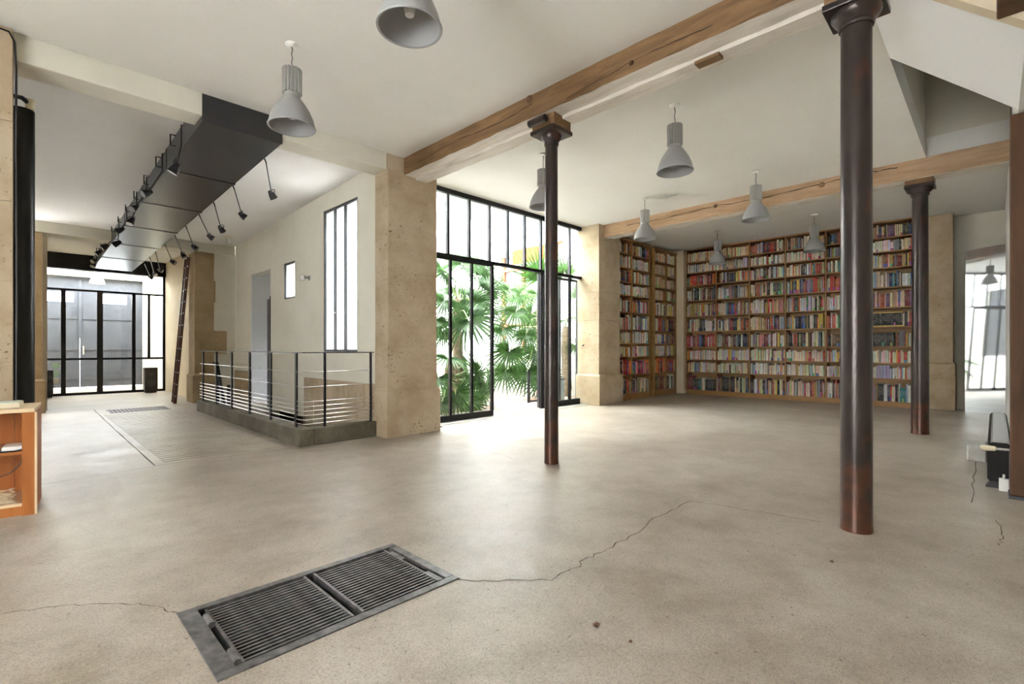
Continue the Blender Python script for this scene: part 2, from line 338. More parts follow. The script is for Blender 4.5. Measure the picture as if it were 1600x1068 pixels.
# ------------------------------------------------------------------ mesh building
OFF = {}
class B:
    def __init__(s): s.v = []; s.f = []; s.m = []
    def add(s, vs, fs, mi=0):
        o = len(s.v); s.v += [tuple(q) for q in vs]; s.f += [tuple(i + o for i in f) for f in fs]; s.m += [mi] * len(fs); return s
    def box(s, x0, x1, y0, y1, z0, z1, mi=0):
        vs = [(x0, y0, z0), (x1, y0, z0), (x1, y1, z0), (x0, y1, z0), (x0, y0, z1), (x1, y0, z1), (x1, y1, z1), (x0, y1, z1)]
        return s.add(vs, [(0, 3, 2, 1), (4, 5, 6, 7), (0, 1, 5, 4), (1, 2, 6, 5), (2, 3, 7, 6), (3, 0, 4, 7)], mi)
    def obox(s, c, ax, ay, az, mi=0):
        c, ax, ay, az = Vector(c), Vector(ax), Vector(ay), Vector(az)
        vs = [c + i * ax + j * ay + k * az for k in (-1, 1) for (i, j) in ((-1, -1), (1, -1), (1, 1), (-1, 1))]
        return s.add(vs, [(0, 3, 2, 1), (4, 5, 6, 7), (0, 1, 5, 4), (1, 2, 6, 5), (2, 3, 7, 6), (3, 0, 4, 7)], mi)
    def bar(s, a, b, w, h=None, up=(0, 0, 1), mi=0):
        a, b = Vector(a), Vector(b); d = b - a; l = d.length; d = d / l
        u = Vector(up)
        if abs(d.dot(u)) > .99: u = Vector((1, 0, 0))
        x = d.cross(u).normalized(); z = x.cross(d)
        return s.obox((a + b) / 2, d * l / 2, x * w / 2, z * (h or w) / 2, mi)
    def tube(s, pts, r, n=8, cap=True, mi=0):
        pts = [Vector(q) for q in pts]; rs = r if isinstance(r, (list, tuple)) else [r] * len(pts)
        vs = []; fs = []; px = None
        for i, q in enumerate(pts):
            d = (pts[min(i + 1, len(pts) - 1)] - pts[max(i - 1, 0)]).normalized()
            if px is None:
                px = d.orthogonal().normalized()
            px = (px - d * px.dot(d)).normalized()
            py = d.cross(px)
            for k in range(n):
                t = 2 * PI * k / n
                vs.append(q + rs[i] * (px * math.cos(t) + py * math.sin(t)))
        for i in range(len(pts) - 1):
            for k in range(n):
                fs.append((i * n + k, i * n + (k + 1) % n, (i + 1) * n + (k + 1) % n, (i + 1) * n + k))
        if cap:
            fs.append(tuple(reversed(range(n)))); fs.append(tuple((len(pts) - 1) * n + k for k in range(n)))
        return s.add(vs, fs, mi)
    def lathe(s, c, prof, n=24, mi=0, cap=False):
        c = Vector(c); vs = []; fs = []
        for (r, z) in prof:
            for k in range(n):
                t = 2 * PI * k / n
                vs.append((c.x + r * math.cos(t), c.y + r * math.sin(t), c.z + z))
        for i in range(len(prof) - 1):
            for k in range(n):
                fs.append((i * n + k, i * n + (k + 1) % n, (i + 1) * n + (k + 1) % n, (i + 1) * n + k))
        if cap:
            fs.append(tuple(reversed(range(n)))); fs.append(tuple((len(prof) - 1) * n + k for k in range(n)))
        return s.add(vs, fs, mi)
    def prism(s, poly, vec, mi=0):
        v0 = [Vector(q) for q in poly]; d = Vector(vec); n = len(v0)
        return s.add(v0 + [q + d for q in v0], [tuple(reversed(range(n))), tuple(range(n, 2 * n))] + [(i, (i + 1) % n, n + (i + 1) % n, n + i) for i in range(n)], mi)
    def build(s, name, mats, parent=None, smooth=False, bevel=0.0, world=True, segs=2):
        o3 = Vector((0, 0, 0))
        if parent is not None and world: o3 = OFF.get(parent.name, Vector((0, 0, 0)))
        me = bpy.data.meshes.new(name)
        me.from_pydata([tuple(Vector(q) - o3) for q in s.v], [], s.f)
        if not isinstance(mats, (list, tuple)): mats = [mats]
        for m in mats: me.materials.append(m)
        if len(mats) > 1: me.polygons.foreach_set('material_index', s.m)
        bm = bmesh.new(); bm.from_mesh(me); bmesh.ops.recalc_face_normals(bm, faces=bm.faces); bm.to_mesh(me); bm.free()
        if smooth:
            me.polygons.foreach_set('use_smooth', [True] * len(me.polygons))
            try: me.set_sharp_from_angle(angle=R(38))
            except Exception: pass
        me.update()
        o = bpy.data.objects.new(name, me); COL.objects.link(o)
        if parent is not None:
            o.parent = parent; OFF[o.name] = OFF.get(parent.name, Vector((0, 0, 0)))
        if bevel:
            bv = o.modifiers.new('bevel', 'BEVEL'); bv.width = bevel; bv.segments = segs; bv.limit_method = 'ANGLE'
        return o
def tag(o, label, cat, group=None):
    o['label'] = label; o['category'] = cat
    if group: o['group'] = group
    return o
def thing(name, loc, label, cat, group=None):
    o = bpy.data.objects.new(name, None); COL.objects.link(o); o.location = loc; o.empty_display_size = .1
    OFF[o.name] = Vector(loc)
    return tag(o, label, cat, group)
def struct(o): o['kind'] = 'structure'; return o
def sroot(name, loc=(0, 0, 0)):
    o = bpy.data.objects.new(name, None); COL.objects.link(o); o.location = loc; OFF[o.name] = Vector(loc)
    return struct(o)
def copy_tree(o, parent=None):
    c = o.copy(); COL.objects.link(c); c.parent = parent
    for ch in o.children:
        copy_tree(ch, c)
    return c
def holes(u0, u1, v0, v1, hs):
    """rectangles that cover (u0..u1, v0..v1) without the holes"""
    us = sorted({u0, u1, *[h[0] for h in hs], *[h[1] for h in hs]}); us = [u for u in us if u0 <= u <= u1]
    vs_ = sorted({v0, v1, *[h[2] for h in hs], *[h[3] for h in hs]}); vs_ = [v for v in vs_ if v0 <= v <= v1]
    out = []
    for a, b in zip(us, us[1:]):
        run = None
        for c, d in zip(vs_, vs_[1:]):
            mu, mv = (a + b) / 2, (c + d) / 2
            if any(h[0] < mu < h[1] and h[2] < mv < h[3] for h in hs):
                if run: out.append((a, b, *run)); run = None
            else: run = (run[0], d) if run else (c, d)
        if run: out.append((a, b, *run))
    return out

CEILZ = 3.5
# ================================================================== SETTING
# ---------------- floor
G1 = (.46, 1.48, 1.82, 2.41)          # near grate, outer
G2 = (1.09, 1.95, 10.62, 11.25)       # far grate
SW = (2.36, 3.25, 5.66, 9.0)          # stairwell
fh = [(G1[0] + .02, G1[1] - .02, G1[2] + .02, G1[3] - .02), (G2[0] + .02, G2[1] - .02, G2[2] + .02, G2[3] - .02), SW]
b = B()
for (a, c, d, e) in holes(-4, 12.3, -5, 5.95, fh): b.box(a, c, d, e, -.25, 0)
for (a, c, d, e) in holes(-.6, 3.45, 5.95, 15.6, fh): b.box(a, c, d, e, -.25, 0)
floor = struct(b.build('floor', FLOOR))
for g in (G1, G2):
    b = B(); x0, x1, y0, y1 = g[0] + .02, g[1] - .02, g[2] + .02, g[3] - .02
    b.box(x0, x1, y0, y1, -.55, -.5); b.box(x0 - .02, x0, y0, y1, -.55, -.01); b.box(x1, x1 + .02, y0, y1, -.55, -.01)
    b.box(x0, x1, y0 - .02, y0, -.55, -.01); b.box(x0, x1, y1, y1 + .02, -.55, -.01)
    b.build('pit', PIT, floor)
# ribbed bay of the floor: raised ribs poured across a rectangle
rib = B()
y = 5.72
while y < 10.5:
    rib.box(.99, 2.1, y, y + .075, 0, .0035); y += .105
rib.build('ribbing', RIBBED, floor)['kind'] = 'stuff'
def ribbon(pts, w0, w1, z, name, m, jit=.012, sub=6, seed=1):
    rr = random.Random(seed); P = []
    for i in range(len(pts) - 1):
        p, q = Vector(pts[i]), Vector(pts[i + 1])
        for k in range(sub):
            t = k / sub; P.append(p.lerp(q, t) + Vector((rr.uniform(-jit, jit), rr.uniform(-jit, jit), 0)))
    P.append(Vector(pts[-1])); vs = []; fs = []
    for i, q in enumerate(P):
        d = (P[min(i + 1, len(P) - 1)] - P[max(i - 1, 0)]).normalized(); n = Vector((-d.y, d.x, 0))
        wv = rr.uniform(w0, w1) / 2
        vs += [(q.x + n.x * wv, q.y + n.y * wv, z), (q.x - n.x * wv, q.y - n.y * wv, z)]
    for i in range(len(P) - 1): fs.append((2 * i, 2 * i + 1, 2 * i + 3, 2 * i + 2))
    return B().add(vs, fs).build(name, m, floor)
FL = lambda L_: [flo(*q) for q in L_]
ribbon(FL([(717, 905), (760, 908), (860, 905), (905, 885), (908, 878), (940, 862), (985, 838), (1030, 805), (1082, 782)]), .003, .008, .0012, 'crack', CRACK, .012, 6, 3)
ribbon(FL([(1082, 782), (1160, 795), (1280, 815)]), .003, .006, .0012, 'crack', CRACK, .012, 6, 4)
ribbon(FL([(0, 960), (100, 945), (190, 942), (240, 947), (277, 957)]), .002, .006, .0012, 'crack', CRACK, .01, 6, 5)
ribbon(FL([(678, 690), (760, 703), (800, 716)]), .001, .004, .0012, 'crack', CRACK, .012, 6, 6)
ribbon(FL([(1527, 700), (1522, 745), (1518, 785)]), .004, .008, .0012, 'crack', CRACK, .01, 6, 7)
ribbon(FL([(1558, 812), (1567, 835), (1562, 852)]), .003, .006, .0012, 'crack', CRACK, .01, 6, 8)
ribbon([(.95, 11.5, 0), (.92, 8.5, 0), (.90, 5.6, 0)], .008, .016, .0012, 'joint', CRACK, .003, 8, 9)
ribbon([(.90, 5.6, 0), (1.5, 5.55, 0), (2.15, 5.5, 0)], .004, .009, .0012, 'joint', CRACK, .004, 6, 10)
ribbon([(-.3, 5.45, 0), (.4, 5.5, 0), (.90, 5.58, 0)], .003, .007, .0012, 'joint', CRACK, .004, 6, 12)
ribbon([(2.3, 5.33, 0), (3.15, 5.2, 0)], .003, .006, .0012, 'joint', CRACK, .004, 6, 13)
# threshold slab under the courtyard glazing
B().box(3.95, 8.1, 5.62, 5.95, -.01, .006).build('threshold', mat('threshold_stone', (.34, .32, .28), (.44, .42, .38), scale=6, rough=.7), floor)

# ---------------- ceiling
STAIR = (3.8, 8.05, -.12, .62)
b = B()
for (a, c, d, e) in holes(-4, 12.3, -5, 5.3, [STAIR]): b.box(a, c, d, e, CEILZ, CEILZ + .25)
b.box(3.2, 12.3, 5.3, 6.1, CEILZ, CEILZ + .25); b.box(-4, -.02, 5.3, 5.93, CEILZ + .01, CEILZ + .25)
struct(b.build('ceiling', CEIL))
def zc(y): return 3.5 - .038 * (y - 5.3)
b = B(); b.prism([(-.11, 5.62, zc(5.62)), (-.11, 11.5, zc(11.5)), (-.11, 11.5, 3.75), (-.11, 5.62, 3.75)], (3.36, 0, 0))
b.box(.1, 2.9, 11.95, 15.6, 3.3, 3.75); b.box(-.11, 3.3, 11.5, 11.95, 3.5, 3.75); b.box(-.02, 3.18, 5.31, 5.62, 3.52, 3.75)
struct(b.build('ceiling_annex', CEIL))
# plastered downstand between the two stone piers, and one further back
struct(B().box(-.029, 3.19, 5.32, 5.62, 3.3, 3.52).build('trim_1', PLASTER, bevel=.012))
struct(B().box(-.1, 3.25, 11.5, 11.95, 3.07, 3.5).build('trim_2', PLASTER, bevel=.012))
# well above the stair
b = B()
b.box(3.7, 8.15, .625, .72, 3.752, 5.0); b.box(8.055, 8.15, -.13, .63, 3.745, 5.02)
for (a, c, d, e) in holes(3.7, 8.15, -.3, .72, []): b.box(a, c, d, e, 5.0, 5.1)
b.box(8.051, 8.15, -.13, .63, CEILZ + .02, 3.752); b.box(3.6, 3.8, -.3, .72, 3.75, 5.0)
struct(b.build('wall_stairwell', PLASTER))
# white stair soffit
sl = [(3.8, .62, 3.5), (3.8, -.12, 2.82), (3.8, -.12, 3.0), (3.8, .62, 3.68)]
struct(B().prism(sl, (1.27, 0, 0)).build('trim_3', SOFFIT))
struct(B().prism([(3.70, .64, 3.5), (3.70, -.2, 2.73), (3.70, -.2, 3.76), (3.70, .64, 3.76)], (.1, 0, 0)).build('wall_stringer', PLASTER_WARM))

# ---------------- walls
b = B()
for (a, c, d, e) in holes(5.322, 12.3, 0, 2.825, []): b.box(a, c, -.32, -.12, d, e)
struct(b.build('wall_right', PLASTER_W))
struct(B().box(3.7, 12.3, -.32, -.12, 2.825, 5.1).build('wall_right_upper', PLASTER_W))
struct(B().box(12.0, 12.3, -.32, 6.1, 0, 3.6).build('wall_back', PLASTER))
struct(B().box(8.45, 12.3, 5.95, 6.15, 0, 3.75).build('wall_books', PLASTER))
b = B()
for (a, c, d, e) in holes(5.93, 11.48, 0, 3.75, []): b.box(-.35, -.12, a, c, d, e)
struct(b.build('wall_left', PLASTER_W))
def plain_window(name, rect, axis, pos, bars):
    # unseen steel casement added to let daylight in: frame, bars and panes in a wall opening
    u0, u1, z0, z1 = rect; root = sroot(name, ((u0 + u1) / 2, pos, z0) if axis == 'X' else (pos, (u0 + u1) / 2, z0))
    def bx(a, c, d, e, q, part, m):
        b_ = B()
        if axis == 'X': b_.box(a, c, pos - q, pos + q, d, e)
        else: b_.box(pos - q, pos + q, a, c, d, e)
        b_.build(part, m, root)
    bx(u0, u1, z0, z0 + .04, .025, 'frame', STEEL_GREY); bx(u0, u1, z1 - .04, z1, .025, 'frame', STEEL_GREY)
    ed = [u0] + [u0 + (u1 - u0) * k / bars for k in range(1, bars)] + [u1]
    for e_ in ed: bx(max(u0, e_ - .02), min(u1, e_ + .02), z0 + .04, z1 - .04, .025, 'mullion', STEEL_GREY)
    for a, c in zip(ed, ed[1:]): bx(a + .02, c - .02, z0 + .04, z1 - .04, .003, 'pane', GLASS_CLEAR)

struct(B().box(-4, -.7, 5.3, 5.5, 0, 3.75).build('wall_far_left', PLASTER))
# the part of the room behind the camera, with one unseen window, added for fill
b = B()
for (a, c, d, e) in holes(-5, 5.5, 0, 3.75, [(.2, 2.0, .5, 2.6)]): b.box(-4.2, -4.0, a, c, d, e)
struct(b.build('wall_rear', PLASTER))
plain_window('window_rear_offscreen', (.2, 2.0, .5, 2.6), 'Y', -4.1, 3)
b = B()
for (a, c, d, e) in holes(-4.2, 5.6, 0, 3.75, []): b.box(a, c, -5.2, -5.0, d, e)
b.box(5.4, 5.6, -5.0, -.32, 0, 3.75)
struct(b.build('wall_rear_right', PLASTER))
# wall with the tall window, over the stairwell
WX = 3.25
TALL = (6.18, 7.24, 1.05, 3.17); SMALL = (8.32, 8.80, 1.95, 2.57); DOOR = (9.45, 10.52, -.02, 2.56)
b = B()
for (a, c, d, e) in holes(5.62, 11.49, -2.6, 3.75, [TALL, SMALL, DOOR]): b.box(WX, WX + .22, a, c, d, e)
b.box(WX + .22, 3.955, 5.62, 5.95, 0, 3.5)
wall_stair = struct(b.build('wall_stair', PLASTER))
# exposed stone courses along its foot
def stones(parent, u0, u1, rows, fn, m, seed=0, wmin=.32, wmax=.6):
    rr = random.Random(seed)
    for (z0, z1) in rows:
        u = u0
        while u < u1 - .02:
            w_ = rr.uniform(wmin, wmax); e = min(u1, u + w_)
            if u1 - e < .15: e = u1
            d = rr.uniform(-.003, .003)
            bb = B(); fn(bb, u + .003, e - .003, z0 + .003, z1 - .003, d); bb.build('stone', m, parent, bevel=.004)
            u = e
stones(wall_stair, 5.62, 7.9, [(-.4, -.05), (-.05, .30), (.30, .64)], lambda bb, a, c, d, e, k: bb.box(WX - .022 + k, WX + .01, a, c, d, e), STONE_PALE, 1)
stones(wall_stair, 10.5, 11.5, [(0, .32), (.32, .64)], lambda bb, a, c, d, e, k: bb.box(WX - .022 + k, WX + .01, a, c, d, e), STONE_DARK, 2)
# stairwell pit and steps
b = B(); b.box(SW[0] - .1, SW[0], SW[2] - .1, SW[3] + .1, -2.7, -.25); b.box(SW[0], SW[1], SW[2] - .1, SW[2], -2.7, -.25); b.box(SW[0], SW[1], SW[3], SW[3] + .1, -2.7, -.25); b.box(SW[0], SW[1], SW[2], SW[3], -2.8, -2.7)
b.build('pit_wall', PLASTER_WARM, floor)
st = thing('cellar_stair', (2.8, 7.3, -2.7), 'concrete stair going down inside the railed opening', 'stairs')
for i in range(12):
    B().box(SW[0] + .01, SW[1] - .01, SW[3] - .26 * (i + 1), SW[3] - .26 * i - .004, -2.7, -.2 * (i + 1)).build('step', CONC, st)
# vestibule behind the doorway
b = B(); X0 = WX + .22
b.box(WX + .004, X0, 10.48, 10.515, -.015, 2.555); b.box(X0, 5.0, 10.48, 10.6, -.1, 2.9); b.box(X0, 5.0, 9.2, 10.6, 2.75, 2.9); b.box(X0, 5.0, 9.2, 10.6, -.12, -.02); b.box(4.9, 5.0, 9.2, 10.6, 0, 2.75)
for (a, c, d, e) in holes(X0, 5.0, 0, 2.75, [(3.9, 4.6, 1.3, 2.3)]): b.box(a, c, 9.1, 9.2, d, e)
struct(b.build('wall_vestibule', DOORWHITE))
plain_window('window_vestibule_offscreen', (3.9, 4.6, 1.3, 2.3), 'X', 9.15, 2)  # unseen window, added so daylight reaches the doorway
d1 = sroot('door_1', (3.5, 9.5, 0))
B().box(3.27, 3.33, 9.46, 9.68, 0, 2.02).build('door_leaf', mat('navy_door', (.012, .013, .03), rough=.4), d1, bevel=.004)
B().box(3.24, 3.36, 9.44, 9.462, 0, 2.06).build('door_frame', STEEL, d1)
B().tube([(3.24, 9.62, 1.0), (3.19, 9.62, 1.0), (3.19, 9.54, 1.0)], .009, 8).build('handle', LAMP_ALU, d1, smooth=True)

# ---------------- steel windows
def pane_frame(root, plane, c, rects, fw, fd, mframe, mglass, pane='pane'):
    pass
# tall three light window and the little one, in the wall over the stairwell
def wall_window(name, H, bars, m, t=.035, mg=FROST):
    root = sroot(name, (WX, (H[0] + H[1]) / 2, H[2]))
    x0, x1 = WX + .01, WX + .06
    f = B()
    f.box(x0, x1, H[0], H[0] + t, H[2], H[3]); f.box(x0, x1, H[1] - t, H[1], H[2], H[3]); f.box(x0, x1, H[0] + t, H[1] - t, H[2], H[2] + t); f.box(x0, x1, H[0] + t, H[1] - t, H[3] - t, H[3])
    f.build('frame', m, root)
    ys = [H[0] + t] + [H[0] + (H[1] - H[0]) * k for k in bars] + [H[1] - t]
    for k in bars:
        yy = H[0] + (H[1] - H[0]) * k
        B().box(x0 - .008, x1, yy - .019, yy + .019, H[2] + t, H[3] - t).build('mullion', m, root)
    for a, c in zip(ys, ys[1:]):
        B().box(x0 + .022, x0 + .028, a + .002, c - .002, H[2] + t, H[3] - t).build('pane', mg, root)
    return root
w2 = wall_window('window_2', TALL, (.36, .66), STEEL_GREY)
B().tube([(WX - .0, 6.84, 1.62), (WX - .05, 6.84, 1.62), (WX - .05, 6.84, 1.72), (WX - .05, 6.90, 1.74)], .008, 8).build('latch', LAMP_ALU, w2, smooth=True)
w3 = wall_window('window_3', SMALL, (), STEEL_GREY, .03)

# courtyard glazing
GY = 5.87
cg = sroot('window_1', (6.0, GY, 0))
XL, XR = 3.96, 8.08
ZT, ZM = 3.5, 2.52
mull = [4.55, 4.97, 5.40, 5.82, 6.24, 6.67, 7.11, 7.51]
B().box(XL, XR, GY - .035, GY + .035, ZT - .07, ZT).build('head_rail', STEEL, cg)
B().box(XL, XR, GY - .04, GY + .04, ZM - .05, ZM).build('transom', STEEL, cg)
B().box(XR - .085, XR, GY - .04, GY + .04, 0, ZT - .07).build('jamb', STEEL, cg)
B().box(XL, XL + .05, GY - .04, GY + .04, 0, ZT - .07).build('jamb', STEEL, cg)
for xm in mull: B().box(xm - .022, xm + .022, GY - .025, GY + .025, ZM, ZT - .07).build('mullion', STEEL_GREY, cg)
xs = [XL + .05] + mull + [XR - .085]
for a, c in zip(xs, xs[1:]): B().box(a + .02, c - .02, GY - .003, GY + .003, ZM + .001, ZT - .071).build('pane', GLASS, cg)
# the sliding leaf that stands closed
dl = sroot('door_2', (4.6, GY - .06, 0))
y0, y1 = GY - .085, GY - .045
B().box(XL + .02, 5.42, y0, y1, .012, .10).build('bottom_rail', STEEL, dl)
B().box(XL + .02, 5.42, y0, y1, ZM - .10, ZM - .055).build('top_rail', STEEL, dl)
B().box(5.375, 5.43, y0, y1, .10, ZM - .10).build('stile', STEEL, dl)
B().box(XL + .02, XL + .07, y0, y1, .10, ZM - .10).build('stile', STEEL, dl)
for xm in (4.55, 4.97): B().box(xm - .02, xm + .02, y0, y1, .10, ZM - .10).build('mullion', STEEL, dl)
xs = [XL + .07, 4.55, 4.97, 5.375]
for a, c in zip(xs, xs[1:]): B().box(a + .0205, c - .0205, y0 + .017, y0 + .022, .10, ZM - .10).build('pane', GLASS, dl)
# leaf folded open at the middle, seen edge on, and the fixed leaf with the handle
do = sroot('door_3', (6.7, GY, 0))
for k, yy in enumerate((GY + .075,)):
    for xx in (6.70, 7.30, 7.86): B().box(xx, xx + .04, yy, yy + .04, .012, ZM - .055).build('stile', STEEL_GREY, do)
    for (z0, z1) in ((.012, .10), (ZM - .1, ZM - .055)):
        B().box(6.741, 7.299, yy, yy + .04, z0, z1).build('rail', STEEL_GREY, do); B().box(7.341, 7.859, yy, yy + .04, z0, z1).build('rail', STEEL_GREY, do)
    for (a, c) in ((6.741, 7.299), (7.341, 7.859)): B().box(a, c, yy + .017, yy + .022, .101, ZM - .101).build('pane', GLASS, do)
B().box(6.655, 6.695, GY - .03, GY + .02, .012, ZM - .055).build('post', STEEL, do)
for zz in (.25, 1.25, 2.25): B().tube([(6.71, GY - .032, zz - .06), (6.71, GY - .032, zz + .06)], .014, 8).build('hinge', STEEL, do, smooth=True)
df = sroot('door_4', (7.4, GY, 0))
B().box(6.725, XR - .087, GY - .03, GY + .02, .012, .115).build('bottom_rail', STEEL, df)
B().box(6.725, 6.765, GY - .03, GY + .02, .115, ZM - .055).build('stile', STEEL, df)
B().box(7.49, 7.535, GY - .03, GY + .02, .115, ZM - .055).build('mullion', STEEL, df)
B().box(XR - .13, XR - .087, GY - .03, GY + .02, .115, ZM - .055).build('stile', STEEL, df)
for a, c in ((6.7655, 7.4895), (7.5355, XR - .1305)): B().box(a, c, GY - .006, GY, .115, ZM - .056).build('pane', GLASS, df)
h = B(); h.tube([(7.955, GY - .03, 1.18), (7.955, GY - .085, 1.18)], .012, 8); h.tube([(7.955, GY - .085, 1.18), (7.90, GY - .085, 1.19), (7.83, GY - .085, 1.15)], .011, 8); h.box(7.945, 7.965, GY - .036, GY - .028, 1.02, 1.24)
h.build('handle', BLACK, df, smooth=True)

# street glazing at the far end
FY = 15.35
fg = sroot('window_4', (1.5, FY, 0))
fx = [.36, .73, 1.38, 2.03, 2.34, 2.66]
B().box(.34, 2.70, FY - .12, FY + .12, 2.94, 3.3).build('lintel', STEEL, fg)
for (z, t) in ((2.47, .045), (.85, .05), (.03, .06)): B().box(.36, 2.68, FY - .03, FY + .03, z - t / 2 + (.0 if z > .1 else .0), z + t / 2).build('rail', STEEL, fg)
for i, xx in enumerate(fx):
    t = (.05, .085, .11, .07, .05, .06)[i]
    z0 = .87 if i == 4 else .06
    B().box(xx - t / 2, xx + t / 2, FY - .035, FY + .035, z0, 2.45).build('mullion', STEEL, fg)
B().box(2.63, 2.69, FY - .035, FY + .035, 2.49, 2.94).build('mullion', STEEL, fg)
gx = [.385, .69, .77, 1.325, 1.435, 1.995, 2.065, 2.315, 2.365, 2.63]
for a, c in ((.385, .687), (.773, 1.324), (1.436, 1.994), (2.066, 2.314), (2.366, 2.629)): B().box(a, c, FY - .004, FY + .002, .876, 2.447).build('pane', GLASS, fg)
for a, c in ((.385, .687), (.773, 1.324), (1.436, 1.994), (2.066, 2.629)): B().box(a, c, FY - .004, FY + .002, .061, .824).build('pane', GLASS, fg)
B().box(.365, 2.63, FY - .004, FY + .002, 2.493, 2.94).build('pane', GLASS, fg)
def disc(name, c, r, m, parent):
    b = B(); n = 20; b.prism([(c[0] + r * math.cos(2 * PI * k / n), c[1], c[2] + r * math.sin(2 * PI * k / n)) for k in range(n)], (0, -.004, 0)); return b.build(name, m, parent)
disc('sticker', (.60, FY - .005, .70), .075, STICK_G, fg); disc('sticker', (.60, FY - .005, .52), .07, STICK_G, fg)
B().box(.55, .66, FY - .009, FY - .005, .28, .42).build('sticker', STICK_W, fg)

# bay walls and flanking stone piers of the street end
b = B(); b.box(2.68, 2.95, 11.98, 15.6, 0, 3.75); struct(b.build('wall_bay', PLASTER_WARM))
struct(B().box(.1, .36, 11.98, 15.6, 0, 3.75).build('wall_bay_left', PLASTER_WARM))
def pier(name, x0, x1, y0, y1, joints, plinth, m, label, flare=.035, top=3.5, group=None, seed=0):
    rr = random.Random(seed)
    t = thing(name, ((x0 + x1) / 2, (y0 + y1) / 2, 0), label, 'pillar', group)
    bb = B(); bb.box(x0 - flare, x1 + flare, y0 - flare, y1, 0, plinth - .03)
    q = flare
    lo = [(x0 - q, y0 - q, plinth - .03), (x1 + q, y0 - q, plinth - .03), (x1 + q, y1, plinth - .03), (x0 - q, y1, plinth - .03)]
    hi = [(x0 - .002, y0 - .002, plinth), (x1 + .002, y0 - .002, plinth), (x1 + .002, y1, plinth), (x0 - .002, y1, plinth)]
    bb.add(lo + hi, [(4, 5, 6, 7), (0, 1, 5, 4), (1, 2, 6, 5), (2, 3, 7, 6), (3, 0, 4, 7)])
    bb.build('plinth', m, t, bevel=.008)
    zs = [plinth] + joints + [top]
    for a, c in zip(zs, zs[1:]):
        k = rr.uniform(0, .004)
        B().box(x0 + k, x1 - k, y0 + k, y1, a + .0004, c - .0004).build('stone', m, t, bevel=.0025)
    return t
pier('stone_pier', 3.19, 3.93, 5.30, 5.61, [1.12, 1.5, 2.05, 2.62, 3.1], .60, STONE, 'pitted tan limestone pier between stair railing and courtyard glazing', seed=1)
pier('stone_pier', 7.86, 8.60, 5.42, 5.94, [1.1, 1.65, 2.2, 2.75, 3.2], .60, STONE_PALE, 'pale stone pier between the courtyard glazing and the shorter bookcases', .045, seed=2)
pier('stone_pier', 11.66, 11.96, .53, .88, [1.0, 1.75, 2.5], .85, STONE_PALE, 'pale stone pilaster between the long bookcase and the mirror', .03, seed=3)
pier('stone_pier', -.66, -.03, 5.24, 5.9, [1.0, 1.6, 2.2, 2.8], .6, STONE, 'tan stone pier behind the orange pine cabinet', .03, top=3.495, seed=4)
pier('stone_pier', .02, .29, 11.5, 11.97, [.95, 1.55, 2.2, 2.8], .58, STONE_DARK, 'ochre stone pier beside the street glazing, behind the black pole', .035, top=3.06, seed=5)
t = pier('stone_pier', 2.50, 2.85, 11.5, 11.97, [.95, 1.6, 2.2, 2.8], .58, STONE_DARK, 'ochre stone pier with toothed edge next to the wooden ladder', .04, top=3.06, seed=6)
# plaster infill beside it with stones toothing into it
B().box(2.85, 3.46, 11.53, 11.95, 0, 3.26).build('infill', PLASTER, t)
for (px, z0, z1) in ((336, 2.86, 3.06), (337, 2.05, 2.50), (354.5, .98, 1.47), (334, 0, .98), (329, 2.5, 2.86)):
    xr = atY(px, 500, 11.5)[0]
    if xr > 2.87: B().box(2.8505, xr, 11.50, 11.56, z0 + .002, z1 - .002).build('stone', STONE_DARK, t, bevel=.004)

# ================================================================== COURTYARD
FX, BY = 9.4, 12.7
b = B(); b.box(3.47, 12.0, 6.16, BY + .2, -.2, -.03)
struct(b.build('ground', PAVING))
WA = (7.6, 9.35, .95, 3.25)
b = B()
for (a, c, d, e) in holes(6.0, BY + .3, -.1, 9.0, [(8.15, 9.75, .95, 3.6), (10.75, 12.0, 4.75, 7.3)]): b.box(FX, FX + .3, a, c, d, e)
wall_court = struct(b.build('wall_courtyard', FACADE))
b = B(); b.box(3.0, FX + .3, BY, BY + .3, -.1, 9.0); b.box(FX - .35, FX, BY - .25, BY, -.1, 9.0)
struct(b.build('wall_courtyard_end', FACADE))
struct(B().box(FX - .06, FX, 6.2, BY, -.05, .55).build('baseboard_courtyard', FACADE_G))
struct(B().box(FX - .05, FX, 6.2, BY, 4.05, 4.13).build('trim_4', FACADE))
# upper wall of our own building above the glazing
b = B(); b.box(3.2, 9.5, 5.95, 6.15, 3.75, 5.5); b.box(WX, WX + .22, 6.1, 12.9, 3.75, 5.5)
struct(b.build('wall_upper', FACADE))
# window with orange awning in the facade
wn = sroot('window_5', (FX, 8.95, .95))
for (a, c) in ((8.15, 8.25), (8.9, 9.0), (9.65, 9.75)): B().box(FX + .05, FX + .12, a, c, .95, 3.6).build('frame', TIMBER_O, wn)
for z in (.95, 1.7, 2.45, 3.2): B().box(FX + .05, FX + .12, 8.25, 9.65, z, z + .06).build('glazing_bar', TIMBER_O, wn)
B().box(FX + .13, FX + .135, 8.15, 9.75, .95, 3.6).build('pane', mat('dim_pane', (.42, .44, .46), rough=.15), wn)
B().box(FX - .14, FX + .05, 8.05, 9.85, .85, .95).build('sill', FACADE, wn)
aw = thing('awning', (FX, 8.6, 3.2), 'orange canvas awning over the facade window in the courtyard', 'awning')
p0 = atX(801, 392, FX - .3); p1 = atX(801, 414, FX - .3)
ya, yb = atX(868, 400, FX - .3).y, p0.y
B().prism([(FX - .01, ya, p0.z + .10), (FX - .01, ya, p0.z + .06), (FX - .30, ya, p0.z - .04), (FX - .30, ya, p0.z)], (0, yb - ya, 0)).build('canopy', AWN, aw)
B().box(FX - .31, FX - .295, ya, yb, p1.z, p0.z).build('valance', AWN, aw)
